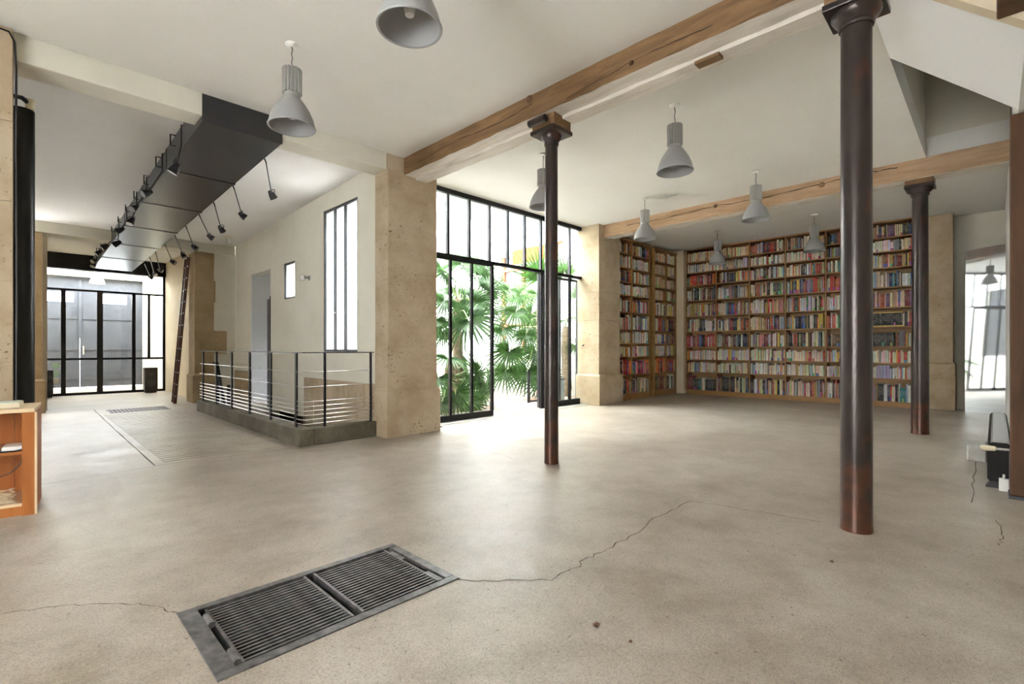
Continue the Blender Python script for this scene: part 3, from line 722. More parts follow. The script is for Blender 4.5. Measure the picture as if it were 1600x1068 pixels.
for k in range(12):
    w_ = (yb - ya) / 12
    B().prism([(FX - .312, ya + k * w_ + .01, p1.z + .001), (FX - .312, ya + k * w_ + w_ - .01, p1.z + .001), (FX - .312, ya + k * w_ + w_ * .75, p1.z - .09), (FX - .312, ya + k * w_ + w_ * .25, p1.z - .09)], (.008, 0, 0)).build('scallop', SHUTTER, aw)
# balcony
bl = thing('balcony', (FX, 11.3, 4.6), 'small balcony with scrolled iron guard and grey shutters on courtyard facade', 'balcony')
B().box(FX - .40, FX, 10.55, 12.2, 4.55, 4.72).build('slab', FACADE, bl, bevel=.02)
B().box(FX - .30, FX, 10.65, 12.1, 4.42, 4.55).build('moulding', FACADE, bl, bevel=.02)
for (a, c) in ((10.75, 11.36), (11.39, 12.0)):
    sh = B().box(FX + .04, FX + .08, a, c, 4.75, 7.3).build('shutter', SHUTTER, bl)
    for k in range(20): B().box(FX + .02, FX + .045, a + .06, c - .06, 4.85 + k * .12, 4.92 + k * .12).build('slat', SHUTTER, sh)
rl = B(); rl.tube([(FX - .02, 10.6, 5.62), (FX - .36, 10.6, 5.62), (FX - .36, 12.15, 5.62), (FX - .02, 12.15, 5.62)], .018, 6); rl.tube([(FX - .02, 10.6, 4.8), (FX - .36, 10.6, 4.8), (FX - .36, 12.15, 4.8), (FX - .02, 12.15, 4.8)], .012, 6)
rl.build('guard_rail', STEEL_GREY, bl)
for k in range(13):
    yy = 10.62 + k * .126
    B().tube([(FX - .36, yy, 4.72), (FX - .36, yy, 5.62)], .009, 6).build('baluster', STEEL_GREY, bl)
    if k < 12:
        B().tube([(FX - .36, yy + .063 + .045 * math.cos(q), 5.45 + .1 * math.sin(q)) for q in [i * PI / 5 for i in range(11)]], .007, 5).build('scroll', STEEL_GREY, bl)
for (px, py) in ((720, 383), (846, 358)):
    c = atX(px, py, FX - .1)
    t = thing('wall_lantern', c, 'small dark bracket on white facade ' + ('below the balcony' if px < 800 else 'above the orange awning'), 'bracket')
    B().box(c.x - .02, c.x + .1, c.y - .18, c.y + .18, c.z + .04, c.z + .07).build('arm', SHUTTER, t)
    for k in range(5): B().box(c.x - .02, c.x + .0, c.y - .16 + k * .07, c.y - .13 + k * .07, c.z - .06 - .02 * (k % 2), c.z + .04).build('hook', SHUTTER, t)
# rain pipe
dp = thing('downpipe', (FX - .45, BY - .35, 0), 'white rain pipe in the corner of the courtyard', 'pipe')
B().tube([(FX - .45, BY - .35, 0), (FX - .45, BY - .35, 9.0)], .06, 12).build('pipe', FACADE, dp, smooth=True)
for z in (1.2, 3.6, 6.0): B().tube([(FX - .45, BY - .35, z), (FX - .45, BY - .35, z + .05)], .075, 12).build('collar', FACADE_G, dp, smooth=True)
# low wall, planters
kb = B().box(8.2, 9.35, 9.0, 11.6, -.05, .95).build('garden_wall', FACADE, bevel=.015)
tag(kb, 'low white rendered garden wall in front of the orange-awning facade', 'low wall')
fr = thing('steel_trestle', (8.1, 8.1, 0), 'thin dark steel frame standing by the low white wall', 'frame')
c0 = flo(826, 629, -.03); c1 = flo(848, 627, -.03)
B().bar((c0.x, c0.y, -.03), (c0.x, c0.y, .65), .04).build('leg', STEEL, fr)
B().bar((c0.x, c0.y, .0), (c1.x, c1.y, .0), .035).build('foot_rail', STEEL, fr)
bn = thing('metal_bin', (8.15, 6.75, 0), 'blue-grey metal bin with handle behind the fixed glass leaf', 'bin')
B().box(7.95, 8.35, 6.65, 6.95, -.03, .42).build('body', mat('bin_metal', (.10, .13, .16), (.15, .18, .21), scale=6, rough=.45, metal=.3), bn, bevel=.015)
B().box(7.93, 8.37, 6.63, 6.97, .42, .46).build('lid', STEEL_GREY, bn, bevel=.01)
B().tube([(8.08, 6.8, .45), (8.08, 6.8, .52), (8.22, 6.8, .52), (8.22, 6.8, .45)], .01, 6).build('handle', STEEL, bn)

# ---------------- fan palms
def fan_mesh(name, n=26, spread=300, seed=0, droop=.25):
    rr = random.Random(seed); vs = []; fs = []
    for i in range(n):
        th = R(-spread / 2 + spread * i / (n - 1)) + rr.uniform(-.03, .03)
        ln = (1.0 - .22 * abs(i / (n - 1) - .5) * 2) * rr.uniform(.9, 1.05)
        d = Vector((math.sin(th), math.cos(th), 0)); q = Vector((math.cos(th), -math.sin(th), 0))
        dr = droop * rr.uniform(.5, 1.7)
        pts = [(0.03, .008, 0), (.40, .036, .03), (.72, .022, -.25 * dr), (1.0, .002, -1.0 * dr)]
        o = len(vs)
        for (s, wd, z) in pts:
            c = d * s * ln
            vs += [tuple(c - q * wd + Vector((0, 0, z + .02))), tuple(c + Vector((0, 0, z))), tuple(c + q * wd + Vector((0, 0, z + .02)))]
        for k in range(3):
            a = o + 3 * k
            fs += [(a, a + 1, a + 4, a + 3), (a + 1, a + 2, a + 5, a + 4)]
    me = bpy.data.meshes.new(name); me.from_pydata(vs, [], fs); me.update()
    return me
FANS = {}
for nm, m in (('g', LEAF), ('d', LEAF_SHADED), ('p', LEAF_HAZED)):
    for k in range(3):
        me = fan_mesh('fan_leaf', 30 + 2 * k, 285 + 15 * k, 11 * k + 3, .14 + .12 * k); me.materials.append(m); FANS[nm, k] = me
def palm(base, crown, fans, label, seed=0, group='fan palms in the courtyard'):
    rr = random.Random(seed)
    t = thing('fan_palm', base, label, 'palm tree', group)
    c = Vector(crown); bs = Vector(base)
    pts = [bs.lerp(c, k / 8) + Vector((.03 * math.sin(k * 1.7), .03 * math.cos(k * 1.3), 0)) for k in range(9)]
    B().tube(pts, [.11 - .003 * k + (.012 if k % 2 else 0) for k in range(9)], 10).build('trunk', TRUNK, t, smooth=True)
    for (px, py, Y, rpx, shade, tilt) in fans:
        p = atY(px, py, Y)
        dep = p.x * math.cos(YAW) + p.y * math.sin(YAW)
        rad = 1.15 * rpx * dep / FPX
        root = c + Vector((0, 0, min(0, (p.z - c.z) * .55)))
        mid = root.lerp(p, .55) + Vector((0, 0, .18 * (p - root).length))
        B().tube([root, mid, p], [.014, .011, .008], 5).build('stalk', STALK, t)
        # leaf normal: between outward from crown and up
        outw = (p - c); outw.z *= .5
        outw = outw.normalized() if outw.length > 1e-3 else Vector((0, -1, 0))
        yax = (p - mid).normalized()
        tocam = Vector((-p.x, -p.y, .2)).normalized()
        nrm = (tocam * (1 - tilt) + Vector((rr.uniform(-.4, .4), rr.uniform(-.4, .4), 1)) * tilt)
        nrm = (nrm - yax * nrm.dot(yax)).normalized()
        xax = yax.cross(nrm)
        M4 = Matrix((xax, yax, nrm)).transposed().to_4x4()
        o = bpy.data.objects.new('leaf', FANS[shade, rr.randrange(3)]); COL.objects.link(o); o.parent = t
        o.matrix_local = Matrix.Translation(p - bs) @ M4 @ Matrix.Scale(rad, 4)
    return t
pl = atY(716, 640, 7.1); pr = atY(845, 622, 7.9)
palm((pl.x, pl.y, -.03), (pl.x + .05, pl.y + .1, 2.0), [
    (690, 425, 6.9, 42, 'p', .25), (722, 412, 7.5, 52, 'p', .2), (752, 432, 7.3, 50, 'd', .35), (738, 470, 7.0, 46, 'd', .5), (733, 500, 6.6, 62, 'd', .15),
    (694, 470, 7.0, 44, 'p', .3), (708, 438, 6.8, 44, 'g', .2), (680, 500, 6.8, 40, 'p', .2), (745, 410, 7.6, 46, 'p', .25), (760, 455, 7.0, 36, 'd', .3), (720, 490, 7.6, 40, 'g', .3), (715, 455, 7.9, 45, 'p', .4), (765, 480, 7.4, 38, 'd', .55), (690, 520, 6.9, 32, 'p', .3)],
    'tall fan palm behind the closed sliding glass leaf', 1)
pl2 = atY(700, 655, 6.7)
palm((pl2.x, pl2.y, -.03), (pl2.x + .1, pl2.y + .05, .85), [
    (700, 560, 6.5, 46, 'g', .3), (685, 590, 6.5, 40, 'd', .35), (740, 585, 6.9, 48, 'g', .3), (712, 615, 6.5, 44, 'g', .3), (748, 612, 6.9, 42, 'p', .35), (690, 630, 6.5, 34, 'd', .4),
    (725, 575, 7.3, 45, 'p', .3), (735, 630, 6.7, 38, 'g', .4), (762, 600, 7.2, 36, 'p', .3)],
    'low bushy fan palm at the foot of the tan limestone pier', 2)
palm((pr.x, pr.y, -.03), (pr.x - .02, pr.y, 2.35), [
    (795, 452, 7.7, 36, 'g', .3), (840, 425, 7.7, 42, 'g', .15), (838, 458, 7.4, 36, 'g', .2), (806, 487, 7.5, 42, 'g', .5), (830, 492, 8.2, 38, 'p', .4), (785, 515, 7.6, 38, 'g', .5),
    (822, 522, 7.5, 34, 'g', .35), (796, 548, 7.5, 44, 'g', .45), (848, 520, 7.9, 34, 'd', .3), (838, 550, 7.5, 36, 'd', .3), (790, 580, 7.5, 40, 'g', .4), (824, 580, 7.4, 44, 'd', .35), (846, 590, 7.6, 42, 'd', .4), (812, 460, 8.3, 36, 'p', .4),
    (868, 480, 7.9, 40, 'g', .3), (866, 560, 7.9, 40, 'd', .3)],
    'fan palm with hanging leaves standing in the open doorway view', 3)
pq = atY(893, 600, 6.9)
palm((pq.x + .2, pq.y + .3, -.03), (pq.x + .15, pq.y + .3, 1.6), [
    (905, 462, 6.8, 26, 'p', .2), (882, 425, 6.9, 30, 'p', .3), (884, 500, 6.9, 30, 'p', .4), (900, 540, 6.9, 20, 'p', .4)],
    'small haze-pale fan palm behind the fixed leaf with the door handle', 4)

# ================================================================== PORCH BEHIND THE STREET GLAZING
b = B(); b.box(-.4, 4.6, 15.6, 18.8, -.2, -.0); struct(b.build('ground_porch', PAVING))
b = B(); b.box(2.9, 3.2, 15.6, 18.2, 0, 3.3); b.box(-.2, .04, 15.6, 18.2, 0, 3.3); b.box(-.4, 3.4, 17.6, 17.95, 3.05, 3.4); b.box(2.56, 3.3, 17.6, 17.9, 0, 3.05)
struct(b.build('wall_porch', PLASTER))
gt = thing('carriage_gate', (1.4, 17.8, 0), 'tall blue-grey double carriage gate with lit fanlight slots', 'gate')
GYY = 17.8
for (a, c, hs_) in ((.05, 1.18, [(.42, .72, 2.36, 2.62), (.74, 1.05, 2.36, 2.62)]), (1.185, 2.56, [(1.55, 2.2, 2.36, 2.62)])):
    b = B()
    for (u0, u1, v0, v1) in holes(a, c, .04, 3.05, hs_): b.box(u0, u1, GYY, GYY + .06, v0, v1)
    lf = b.build('gate_leaf', GATE, gt)
    for z in (.25, 1.05, 1.9): B().box(a + .05, c - .05, GYY - .02, GYY, z, z + .1).build('rail', GATE, lf)
B().box(1.15, 1.22, GYY - .03, GYY - .0205, 1.4, 3.04).build('astragal', GATE, gt)
B().tube([(1.25, GYY - .03, .95), (1.25, GYY - .08, .95), (1.25, GYY - .08, 1.15), (1.25, GYY - .03, 1.15)], .012, 6).build('handle', CREAMP, gt)
dlp = atY(152, 436, 16.6)
dlamp = thing('dome_lamp', (dlp.x, dlp.y, dlp.z - .1), 'white dome pendant lamp hanging behind the street glazing', 'pendant lamp')
B().lathe((dlp.x, dlp.y, dlp.z - .12), [(.16, 0), (.155, .05), (.13, .12), (.08, .17), (.03, .19), (.028, .19), (.075, .16), (.125, .11), (.15, .045), (.155, 0), (.16, 0)], 24).build('shade', WHITE, dlamp, smooth=True)
B().tube([(dlp.x, dlp.y, dlp.z + .06), (dlp.x, dlp.y, 3.4)], .006, 6).build('cord', BLACK, dlamp)
struct(B().box(-.4, 3.4, 15.6, 16.4, 3.4, 3.5).build('ceiling_porch', CEIL))

# ================================================================== TIMBER BEAMS, COLUMNS
def hewn(name, x0, x1, y0, y1, z0, z1, mats, label, seed, seam=True):
    """old beam: long grid with uneven faces; slot 1 is the limewashed underside"""
    rr = random.Random(seed); n = 60; vs = []; fs = []; mi = []
    zl = z0 + (.055 if seam else .01)
    prof = [(x0, z1), (x0, zl + .012), (x0 + .012, zl), ((x0 + x1) / 2 - .01, zl - .004), ((x0 + x1) / 2, z0 + .026), (x1 - .02, z0 + .026), (x1, z0 + .05), (x1, z1)]
    for i in range(n + 1):
        y = y0 + (y1 - y0) * i / n
        for j, (x, z) in enumerate(prof):
            k = .0045
            vs.append((x + rr.uniform(-k, k), y, z + (rr.uniform(-k, k) if z < z1 else 0)))
    m = len(prof)
    for i in range(n):
        for j in range(m):
            fs.append((i * m + j, i * m + (j + 1) % m, (i + 1) * m + (j + 1) % m, (i + 1) * m + j)); mi.append(1 if j in (2, 3, 4) else 0)
    b = B(); b.v = vs; b.f = fs + [tuple(range(m)), tuple(n * m + k for k in range(m))]; b.m = mi + [0, 0]
    return tag(b.build(name, mats, smooth=False), label, 'beam')
beam1 = hewn('timber_beam', 3.42, 3.78, -1.6, 5.33, 3.235, 3.505, [BEAM, LIME], 'heavy brown oak ceiling beam resting on the two nearer iron columns', 4)
beam2 = hewn('timber_beam', 8.02, 8.38, -.14, 5.46, 3.255, 3.505, [BEAM2, LIME], 'paler oak ceiling beam with a long crack in front of the bookcases', 5, seam=False)
# long drying crack and knots of the paler beam, knots of the brown one
def face_ribbon(parent, X, pts, w0, w1, seed, m):
    rr = random.Random(seed); vs = []; fs = []
    P = []
    for (p, q) in zip(pts, pts[1:]):
        for k in range(8): P.append((p[0] + (q[0] - p[0]) * k / 8, p[1] + (q[1] - p[1]) * k / 8 + rr.uniform(-.006, .006)))
    P.append(pts[-1])
    for (y, z) in P:
        h_ = rr.uniform(w0, w1) / 2; vs += [(X, y, z - h_), (X, y, z + h_)]
    for i in range(len(P) - 1): fs.append((2 * i, 2 * i + 1, 2 * i + 3, 2 * i + 2))
    return B().add(vs, fs).build('drying_crack', m, parent)
CRK = mat('crack_black', (.035, .02, .012), rough=.95)
face_ribbon(beam2, 8.010, [(4.9, 3.40), (4.2, 3.39), (3.3, 3.425), (2.6, 3.40), (2.0, 3.425), (1.2, 3.455), (.9, 3.44)], .004, .014, 1, CRK)
face_ribbon(beam1, 3.410, [(5.0, 3.35), (4.2, 3.40), (3.6, 3.37), (3.1, 3.41)], .003, .010, 2, CRK)
face_ribbon(beam1, 3.410, [(2.7, 3.31), (2.0, 3.37), (1.4, 3.36)], .003, .008, 3, CRK)
for (y, z, r_) in ((3.15, 3.47, .035), (2.05, 3.36, .02)):
    B().lathe((0, 0, 0), [(.004, .016), (.6 * r_, .014), (r_, .004), (r_ * 1.2, -.01)], 12).build('knot', DARKWOOD, beam1, smooth=True, world=False).matrix_local = Matrix.Translation((3.415, y, z)) @ Matrix.Rotation(-PI / 2, 4, 'Y')
for (y, z, r_) in ((4.6, 3.36, .025), (3.25, 3.43, .03), (1.75, 3.42, .035)):
    B().lathe((0, 0, 0), [(.004, .016), (.6 * r_, .014), (r_, .004), (r_ * 1.2, -.01)], 12).build('knot', BEAM, beam2, smooth=True, world=False).matrix_local = Matrix.Translation((8.016, y, z)) @ Matrix.Rotation(-PI / 2, 4, 'Y')
B().box(3.56, 3.64, 1.42, 1.60, 3.222, 3.246).build('mortise_plate', BEAM, beam1)
def column(x, y, r0, r1, label, ztop, plate=.145, wood=True):
    t = thing('iron_column', (x, y, 0), label, 'column')
    prof = [(r0 * 1.03, 0), (r0 * 1.03, .02), (r0, .03)] + [(r0 + (r1 - r0) * k / 10, .03 + (ztop - .2 - .03) * k / 10) for k in range(1, 11)]
    B().lathe((x, y, 0), prof, 28, cap=True).build('shaft', IRON, t, smooth=True)
    z = ztop - .2
    B().lathe((x, y, z), [(r1, 0), (r1 * 1.12, .005), (r1 * 1.18, .02), (r1 * 1.12, .035), (r1 * 1.15, .04), (r1 * 1.45, .06), (r1 * 1.62, .085), (r1 * 1.62, .10)], 28, cap=True).build('capital', IRON, t, smooth=True)
    B().box(x - plate, x + plate, y - plate, y + plate, z + .10, z + .14).build('abacus', IRON, t, bevel=.006)
    B().box(x - plate * .86, x + plate * .86, y - plate * .95, y + plate * .95, z + .14, z + .255).build('packing_block', DARKWOOD if not wood else BEAM, t, bevel=.006)
    return t
c1 = column(3.60, 3.03, .068, .060, 'slim dark iron column in front of the open courtyard door', 3.235)
B().tube([(3.40, 2.93, 3.215), (3.40, 3.13, 3.215)], .035, 10).build('roller', IRON, c1, smooth=True)
column(3.58, .60, .083, .080, 'thick rusty iron column under the brown beam beside the stair soffit', 3.235, .15)
column(8.20, .69, .094, .082, 'rusty iron column under the paler beam in front of the long bookcase', 3.26, .15)

# timber post at the end of the right wall, its short bracket above
tp = thing('timber_post', (5.2, -.22, 0), 'brown timber post at the end of the white wall', 'post')
B().box(5.12, 5.32, -.34, -.078, .02, 2.815).build('post', POST, tp, bevel=.012)
B().box(5.10, 5.34, -.36, -.07, 0, .02).build('base_plate', STEEL_GREY, tp)
jb = tag(B().box(3.35, 3.7, -.32, -.005, 2.86, 2.99).build('timber_bracket', DARKWOOD, bevel=.01), 'dark timber bracket end projecting from the stair wall', 'bracket')

# ================================================================== BLACK DUCT WITH SPOTLIGHTS
DX0, DX1, DY0, DY1 = 1.22, 1.94, 5.31, 14.9
def zb(y): return 3.24 - .029 * (y - 5.31)
duct = thing('ventilation_duct', (1.58, DY0, zb(DY0)), 'long black sheet metal ventilation duct under the annex ceiling', 'duct')
nseg = 6
for i in range(nseg):
    a = DY0 + (DY1 - DY0) * i / nseg; c = DY0 + (DY1 - DY0) * (i + 1) / nseg - .006
    B().prism([(DX0, a, zb(a)), (DX0, c, zb(c)), (DX0, c, zb(c) + .255), (DX0, a, zb(a) + .255)], (DX1 - DX0, 0, 0)).build('duct_section', DUCT, duct, bevel=.004)
    if i: B().prism([(DX0 - .006, a - .02, zb(a) - .006), (DX0 - .006, a + .02, zb(a) - .006), (DX0 - .006, a + .02, zb(a) + .25), (DX0 - .006, a - .02, zb(a) + .25)], (DX1 - DX0 + .012, 0, 0)).build('flange', DUCT, duct)
for i in range(11):
    yy = 5.62 + i * .80
    B().tube([(DX0 - .002, yy, zb(yy) + .12), (DX0 - .05, yy, zb(yy) + .12), (DX0 - .05, yy, zb(yy) + .235), (DX0 - .0, yy, zb(yy) + .235)], .008, 6).build('bracket', STEEL, duct)
B().box(DX0 - .004, DX1 + .004, DY0 - .006, DY0 - .0005, zb(DY0) - .004, zb(DY0) + .258).build('end_plate', DUCT, duct)
def spotlight(root, bend, head, aim, label, grp, hook=None):
    """bent rod with a yoke and a small black can at its end"""
    t = thing('track_spotlight', root, label, 'spotlight', grp)
    pts = ([hook] if hook else []) + [root, bend, head] if bend else [root, head]
    B().tube(pts, .008, 6).build('arm', BLACK, t, smooth=True)
    hd = Vector(head); d = Vector(aim).normalized()
    up = Vector((0, 0, 1)); sx = d.cross(up).normalized()
    B().tube([hd - d * .05, hd - d * .02, hd + d * .01, hd + d * .06], [.022, .032, .042, .05], 12).build('head', BLACK, t, smooth=True)
    B().tube([hd + d * .0605, hd + d * .0625], [.044, .044], 12).build('lens', LAMP_ALU, t, smooth=True)
    B().tube([hd - sx * .055, hd - sx * .06 + Vector((0, 0, .05)), hd + Vector((0, 0, .065)), hd + sx * .06 + Vector((0, 0, .05)), hd + sx * .055], .005, 5).build('yoke', BLACK, t)
    return t
ORD = ['first', 'second', 'third', 'fourth', 'fifth', 'sixth', 'seventh', 'eighth', 'ninth', 'tenth', 'eleventh', 'twelfth']
ra = [(412.8, 244.5), (363.3, 282.7), (333, 306.3), (310.5, 324.9), (289.7, 342.3), (272.6, 355.8), (256.8, 369), (242.2, 378.8), (233, 387.3), (224, 394.3)]
rh = [(1083, 567), (918, 697), (802, 763), (740, 815), (652, 862), (590, 880), (532, 922), (462, 952), (430, 982), (408, 1000)]
rng = random.Random(21)
for i, (p, q) in enumerate(zip(ra, rh)):
    r0 = atX(p[0], p[1], DX1 + .005)
    r0.z = zb(r0.y) + .02
    hx, hy = q[0] / 3.559 + 120, q[1] / 3.559 + 140
    hd = atX(hx, hy, DX1 + .40)
    hd.z = min(hd.z, zb(r0.y) - .1)
    mid = Vector((r0.x + .02, r0.y, zb(r0.y) - .03))
    spotlight(r0, mid, hd, (rng.uniform(.3, 1), rng.uniform(-.7, .5), -.55), f'black spotlight on a bent rod, {ORD[i]} from the duct end plate, railing side', 'spotlights along the duct, railing side')
lh = [(550, 435), (395, 573), (322, 655), (303, 728), (245, 778), (228, 852), (158, 870), (125, 905), (100, 950), (95, 972)]
ly = [6.01, 6.97, 7.97, 8.74, 9.66, 10.5, 11.35, 12.2, 13.0, 13.8]
for i, (q, yy) in enumerate(zip(lh, ly)):
    hx, hy = q[0] / 3.559 + 120, q[1] / 3.559 + 140
    root = Vector((DX0 - .03, yy, zb(yy) + .2)); bend = Vector((DX0 - .03, yy, zb(yy) - .01))
    hd = atX(hx, hy, DX0 - .11)
    # keep the rod a believable length
    dv = hd - bend
    if dv.length > .75: hd = bend + dv.normalized() * .6
    spotlight(root, bend, hd, (rng.uniform(-1, -.2), rng.uniform(-.6, .6), -.6), f'black spotlight on a bent rod, {ORD[i]} from the duct end plate, pole side', 'spotlights along the duct, pole side', hook=(DX0 + .05, yy, zb(yy) + .2))

# ================================================================== PENDANT LAMPS
RIM = 2.845
lamp_spots = [
    (1.52, 3.95, 'grey bell pendant lamp hanging beside the end plate of the black duct'),
    (1.50, 2.27, 'grey bell pendant lamp hanging nearest above the large floor grate'),
    (4.56, 2.25, 'grey bell pendant between the two beams, nearer the thick rusty column'),
    (4.56, 3.97, 'grey bell pendant half hidden behind the slim iron column'),
    (7.04, 2.31, 'white-grey bell pendant in front of the paler beam, thick column side'),
    (7.04, 3.98, 'white-grey bell pendant in front of the paler beam, courtyard side'),
    (10.12, 4.06, 'white-grey bell pendant near the corner of the bookcases'),
    (10.05, 2.31, 'white-grey bell pendant hanging before the long bookcase, away from the corner')]
def make_lamp(x, y, label):
    t = thing('pendant_lamp', (x, y, RIM), label, 'pendant lamp', 'bell pendant lamps on the ceiling')
    o = [(.172, 0), (.170, .02), (.158, .07), (.135, .125), (.105, .175), (.075, .215), (.062, .235)]
    i_ = [(.058, .232), (.070, .212), (.100, .172), (.130, .122), (.153, .068), (.165, .02), (.167, .0)]
    s = B().lathe((x, y, RIM), o, 40).build('shade', LAMP_GREY, t, smooth=True)
    B().lathe((x, y, RIM), i_, 40).build('reflector', LAMP_IN, s, smooth=True)
    B().lathe((x, y, RIM), [(.165, 0), (.176, -.004), (.179, .004), (.172, .010), (.165, .004)], 40).build('rim', LAMP_GREY, s, smooth=True)
    B().lathe((x, y, RIM + .232), [(.060, 0), (.060, .03), (.066, .032)], 28, cap=True).build('collar', LAMP_ALU, t, smooth=True)
    pr_ = []
    for k in range(64):
        rr_ = .074 if k % 4 < 2 else .064
        th = 2 * PI * k / 64; pr_.append((x + rr_ * math.cos(th), y + rr_ * math.sin(th), RIM + .262))
    B().prism(pr_, (0, 0, .195)).build('gear_housing', LAMP_ALU, t)
    B().lathe((x, y, RIM + .06), [(.001, 0), (.025, .01), (.032, .05), (.022, .1), (.02, .16)], 16).build('bulb', WHITE, t, smooth=True)
    z0 = RIM + .455
    B().tube([(x + .006 * math.sin(k * 2.1), y + .006 * math.cos(k * 1.7), z0 + (CEILZ - .01 - z0) * k / 8) for k in range(9)], .005, 6).build('cord', mat('grey_cord', (.22, .21, .19), rough=.6), t, smooth=True)
    B().lathe((x, y, CEILZ - .022), [(.012, -.004), (.035, 0), (.05, .012), (.052, .0225)], 20).build('ceiling_rose', WHITE, t, smooth=True)
    return t
proto = make_lamp(*lamp_spots[0])
for (x, y, lb) in lamp_spots[1:]:
    c = copy_tree(proto); c.location = (x, y, RIM); c['label'] = lb

# ================================================================== STAIR RAILING
kr = thing('parapet', (2.28, 7.5, 0), 'low mossy concrete kerb around the stair opening', 'kerb')
B().box(2.2, 2.36, 5.5, 9.95, 0, .19).build('kerb_run', CONC, kr, bevel=.01)
B().box(2.3605, 3.154, 5.5, 5.66, 0, .19).build('kerb_return', CONC, kr, bevel=.01)
rl = thing('stair_railing', (2.28, 7.5, .19), 'black steel stair railing with thin horizontal wires', 'railing')
py = [9.81, 9.0, 8.19, 7.38, 6.57, 5.76]
ZR = 1.045
for yy in py: B().box(2.255, 2.275, yy - .022, yy + .022, .19, ZR).build('post', STEEL, rl)
for xx in (2.52, 3.11): B().box(xx - .012, xx + .012, 5.565, 5.585, .19, ZR).build('post', STEEL, rl)
B().box(2.25, 2.28, 5.56, 9.95, ZR, ZR + .012).build('top_rail', STEEL_GREY, rl)
B().box(2.28, 3.15, 5.56, 5.59, ZR, ZR + .012).build('top_rail', STEEL_GREY, rl)
wz = [.235, .285, .335, .385, .435, .49, .66, .83]
for z in wz:
    B().tube([(2.265, 10.02, z), (2.265, 5.60, z), (2.29, 5.575, z), (3.15, 5.575, z)], .0048, 6).build('wire', WIRE, rl, smooth=True)
# handrail of the cellar stair inside the opening
hr = thing('stair_handrail', (2.9, 9.2, 0), 'black inner handrail sloping down the cellar stair', 'handrail')
a = atX(339, 567, 2.75); c = atX(357, 640, 2.75)
B().bar((2.75, a.y, a.z), (2.75, a.y + .25, a.z), .035).build('rail_end', BLACK, hr)
B().bar((2.75, a.y, a.z), (2.75, c.y, c.z - .35), .045).build('sloped_rail', BLACK, hr)
B().bar((2.75, a.y - .1, a.z - .22), (2.75, c.y - .1, c.z - .7), .035).build('sloped_rail', BLACK, hr)
B().bar((2.75, a.y - .05, 0), (2.75, a.y - .05, a.z - .1), .05).build('newel', BLACK, hr)
B().bar((2.75, a.y - .75, -.2), (2.75, a.y - .75, .42), .05).build('newel', BLACK, hr)

# ================================================================== FLOOR GRATES
gr = thing('floor_grate', (.97, 2.1, 0), 'large dark iron floor grate of two barred panels in a flat frame', 'grate')
x0, x1, y0, y1 = G1
f = B(); t_ = .07; zt = .006
f.box(x0, x1, y0, y0 + t_ * .62, -.05, zt); f.box(x0, x1, y1 - t_ * .55, y1, -.05, zt); f.box(x0, x0 + t_ * .95, y0 + t_ * .62, y1 - t_ * .55, -.05, zt); f.box(x1 - t_ * .62, x1, y0 + t_ * .62, y1 - t_ * .55, -.05, zt)
f.build('frame', GRATE, gr, bevel=.002)
ix0, ix1, iy0, iy1 = x0 + t_ * .95, x1 - t_ * .62, y0 + t_ * .62, y1 - t_ * .55
cxm = (ix0 + ix1) / 2 + .01
barmesh = None
for (a, c) in ((ix0 + .022, cxm - .018), (cxm + .018, ix1 - .03)):
    pn = B().box(a, a + .012, iy0 + .012, iy1 - .006, -.035, .002).build('end_bar', GRATE, gr)
    B().box(c - .012, c, iy0 + .012, iy1 - .006, -.035, .002).build('end_bar', GRATE, gr)
    nb = 20
    for k in range(nb):
        yy = iy0 + .022 + (iy1 - iy0 - .05) * k / (nb - 1)
        if barmesh is None:
            o = B().box(-(c - a) / 2 + .012, (c - a) / 2 - .012, -.004, .004, -.03, 0).build('bar', GRATE, gr, world=False); barmesh = o.data
        else:
            o = bpy.data.objects.new('bar', barmesh); COL.objects.link(o); o.parent = gr
        o.location = ((a + c) / 2 - .97, yy - 2.1, .001)
        o.scale = ((c - a) / (cxm - .018 - ix0 - .022), 1, 1)
for yy in (iy0 + .06, iy1 - .12):
    B().tube([(ix0 + .012, yy - .045, .004), (ix0 + .012, yy + .045, .004)], .013, 10).build('hinge', GRATE, gr, smooth=True)
    B().box(ix1 - .03, ix1 - .01, yy - .05, yy + .07, -.03, .001).build('hinge', GRATE, gr)
g2 = thing('floor_grate', (1.5, 10.9, 0), 'small floor grate let into the ribbed floor before the street glazing', 'grate')
x0, x1, y0, y1 = G2
f = B(); f.box(x0, x1, y0, y0 + .03, -.03, .005); f.box(x0, x1, y1 - .03, y1, -.03, .005); f.box(x0, x0 + .03, y0, y1, -.03, .005); f.box(x1 - .03, x1, y0, y1, -.03, .005); f.build('frame', GRATE, g2)
f = B()
for k in range(14): f.box(x0 + .06 + k * .055, x0 + .075 + k * .055, y0 + .03, y1 - .03, -.02, .003)
f.build('bars', GRATE, g2)
f = B()
for k in range(9): f.box(x0 + .03, x1 - .03, y0 + .07 + k * .06, y0 + .085 + k * .06, -.02, .002)
f.build('cross_bars', GRATE, g2)

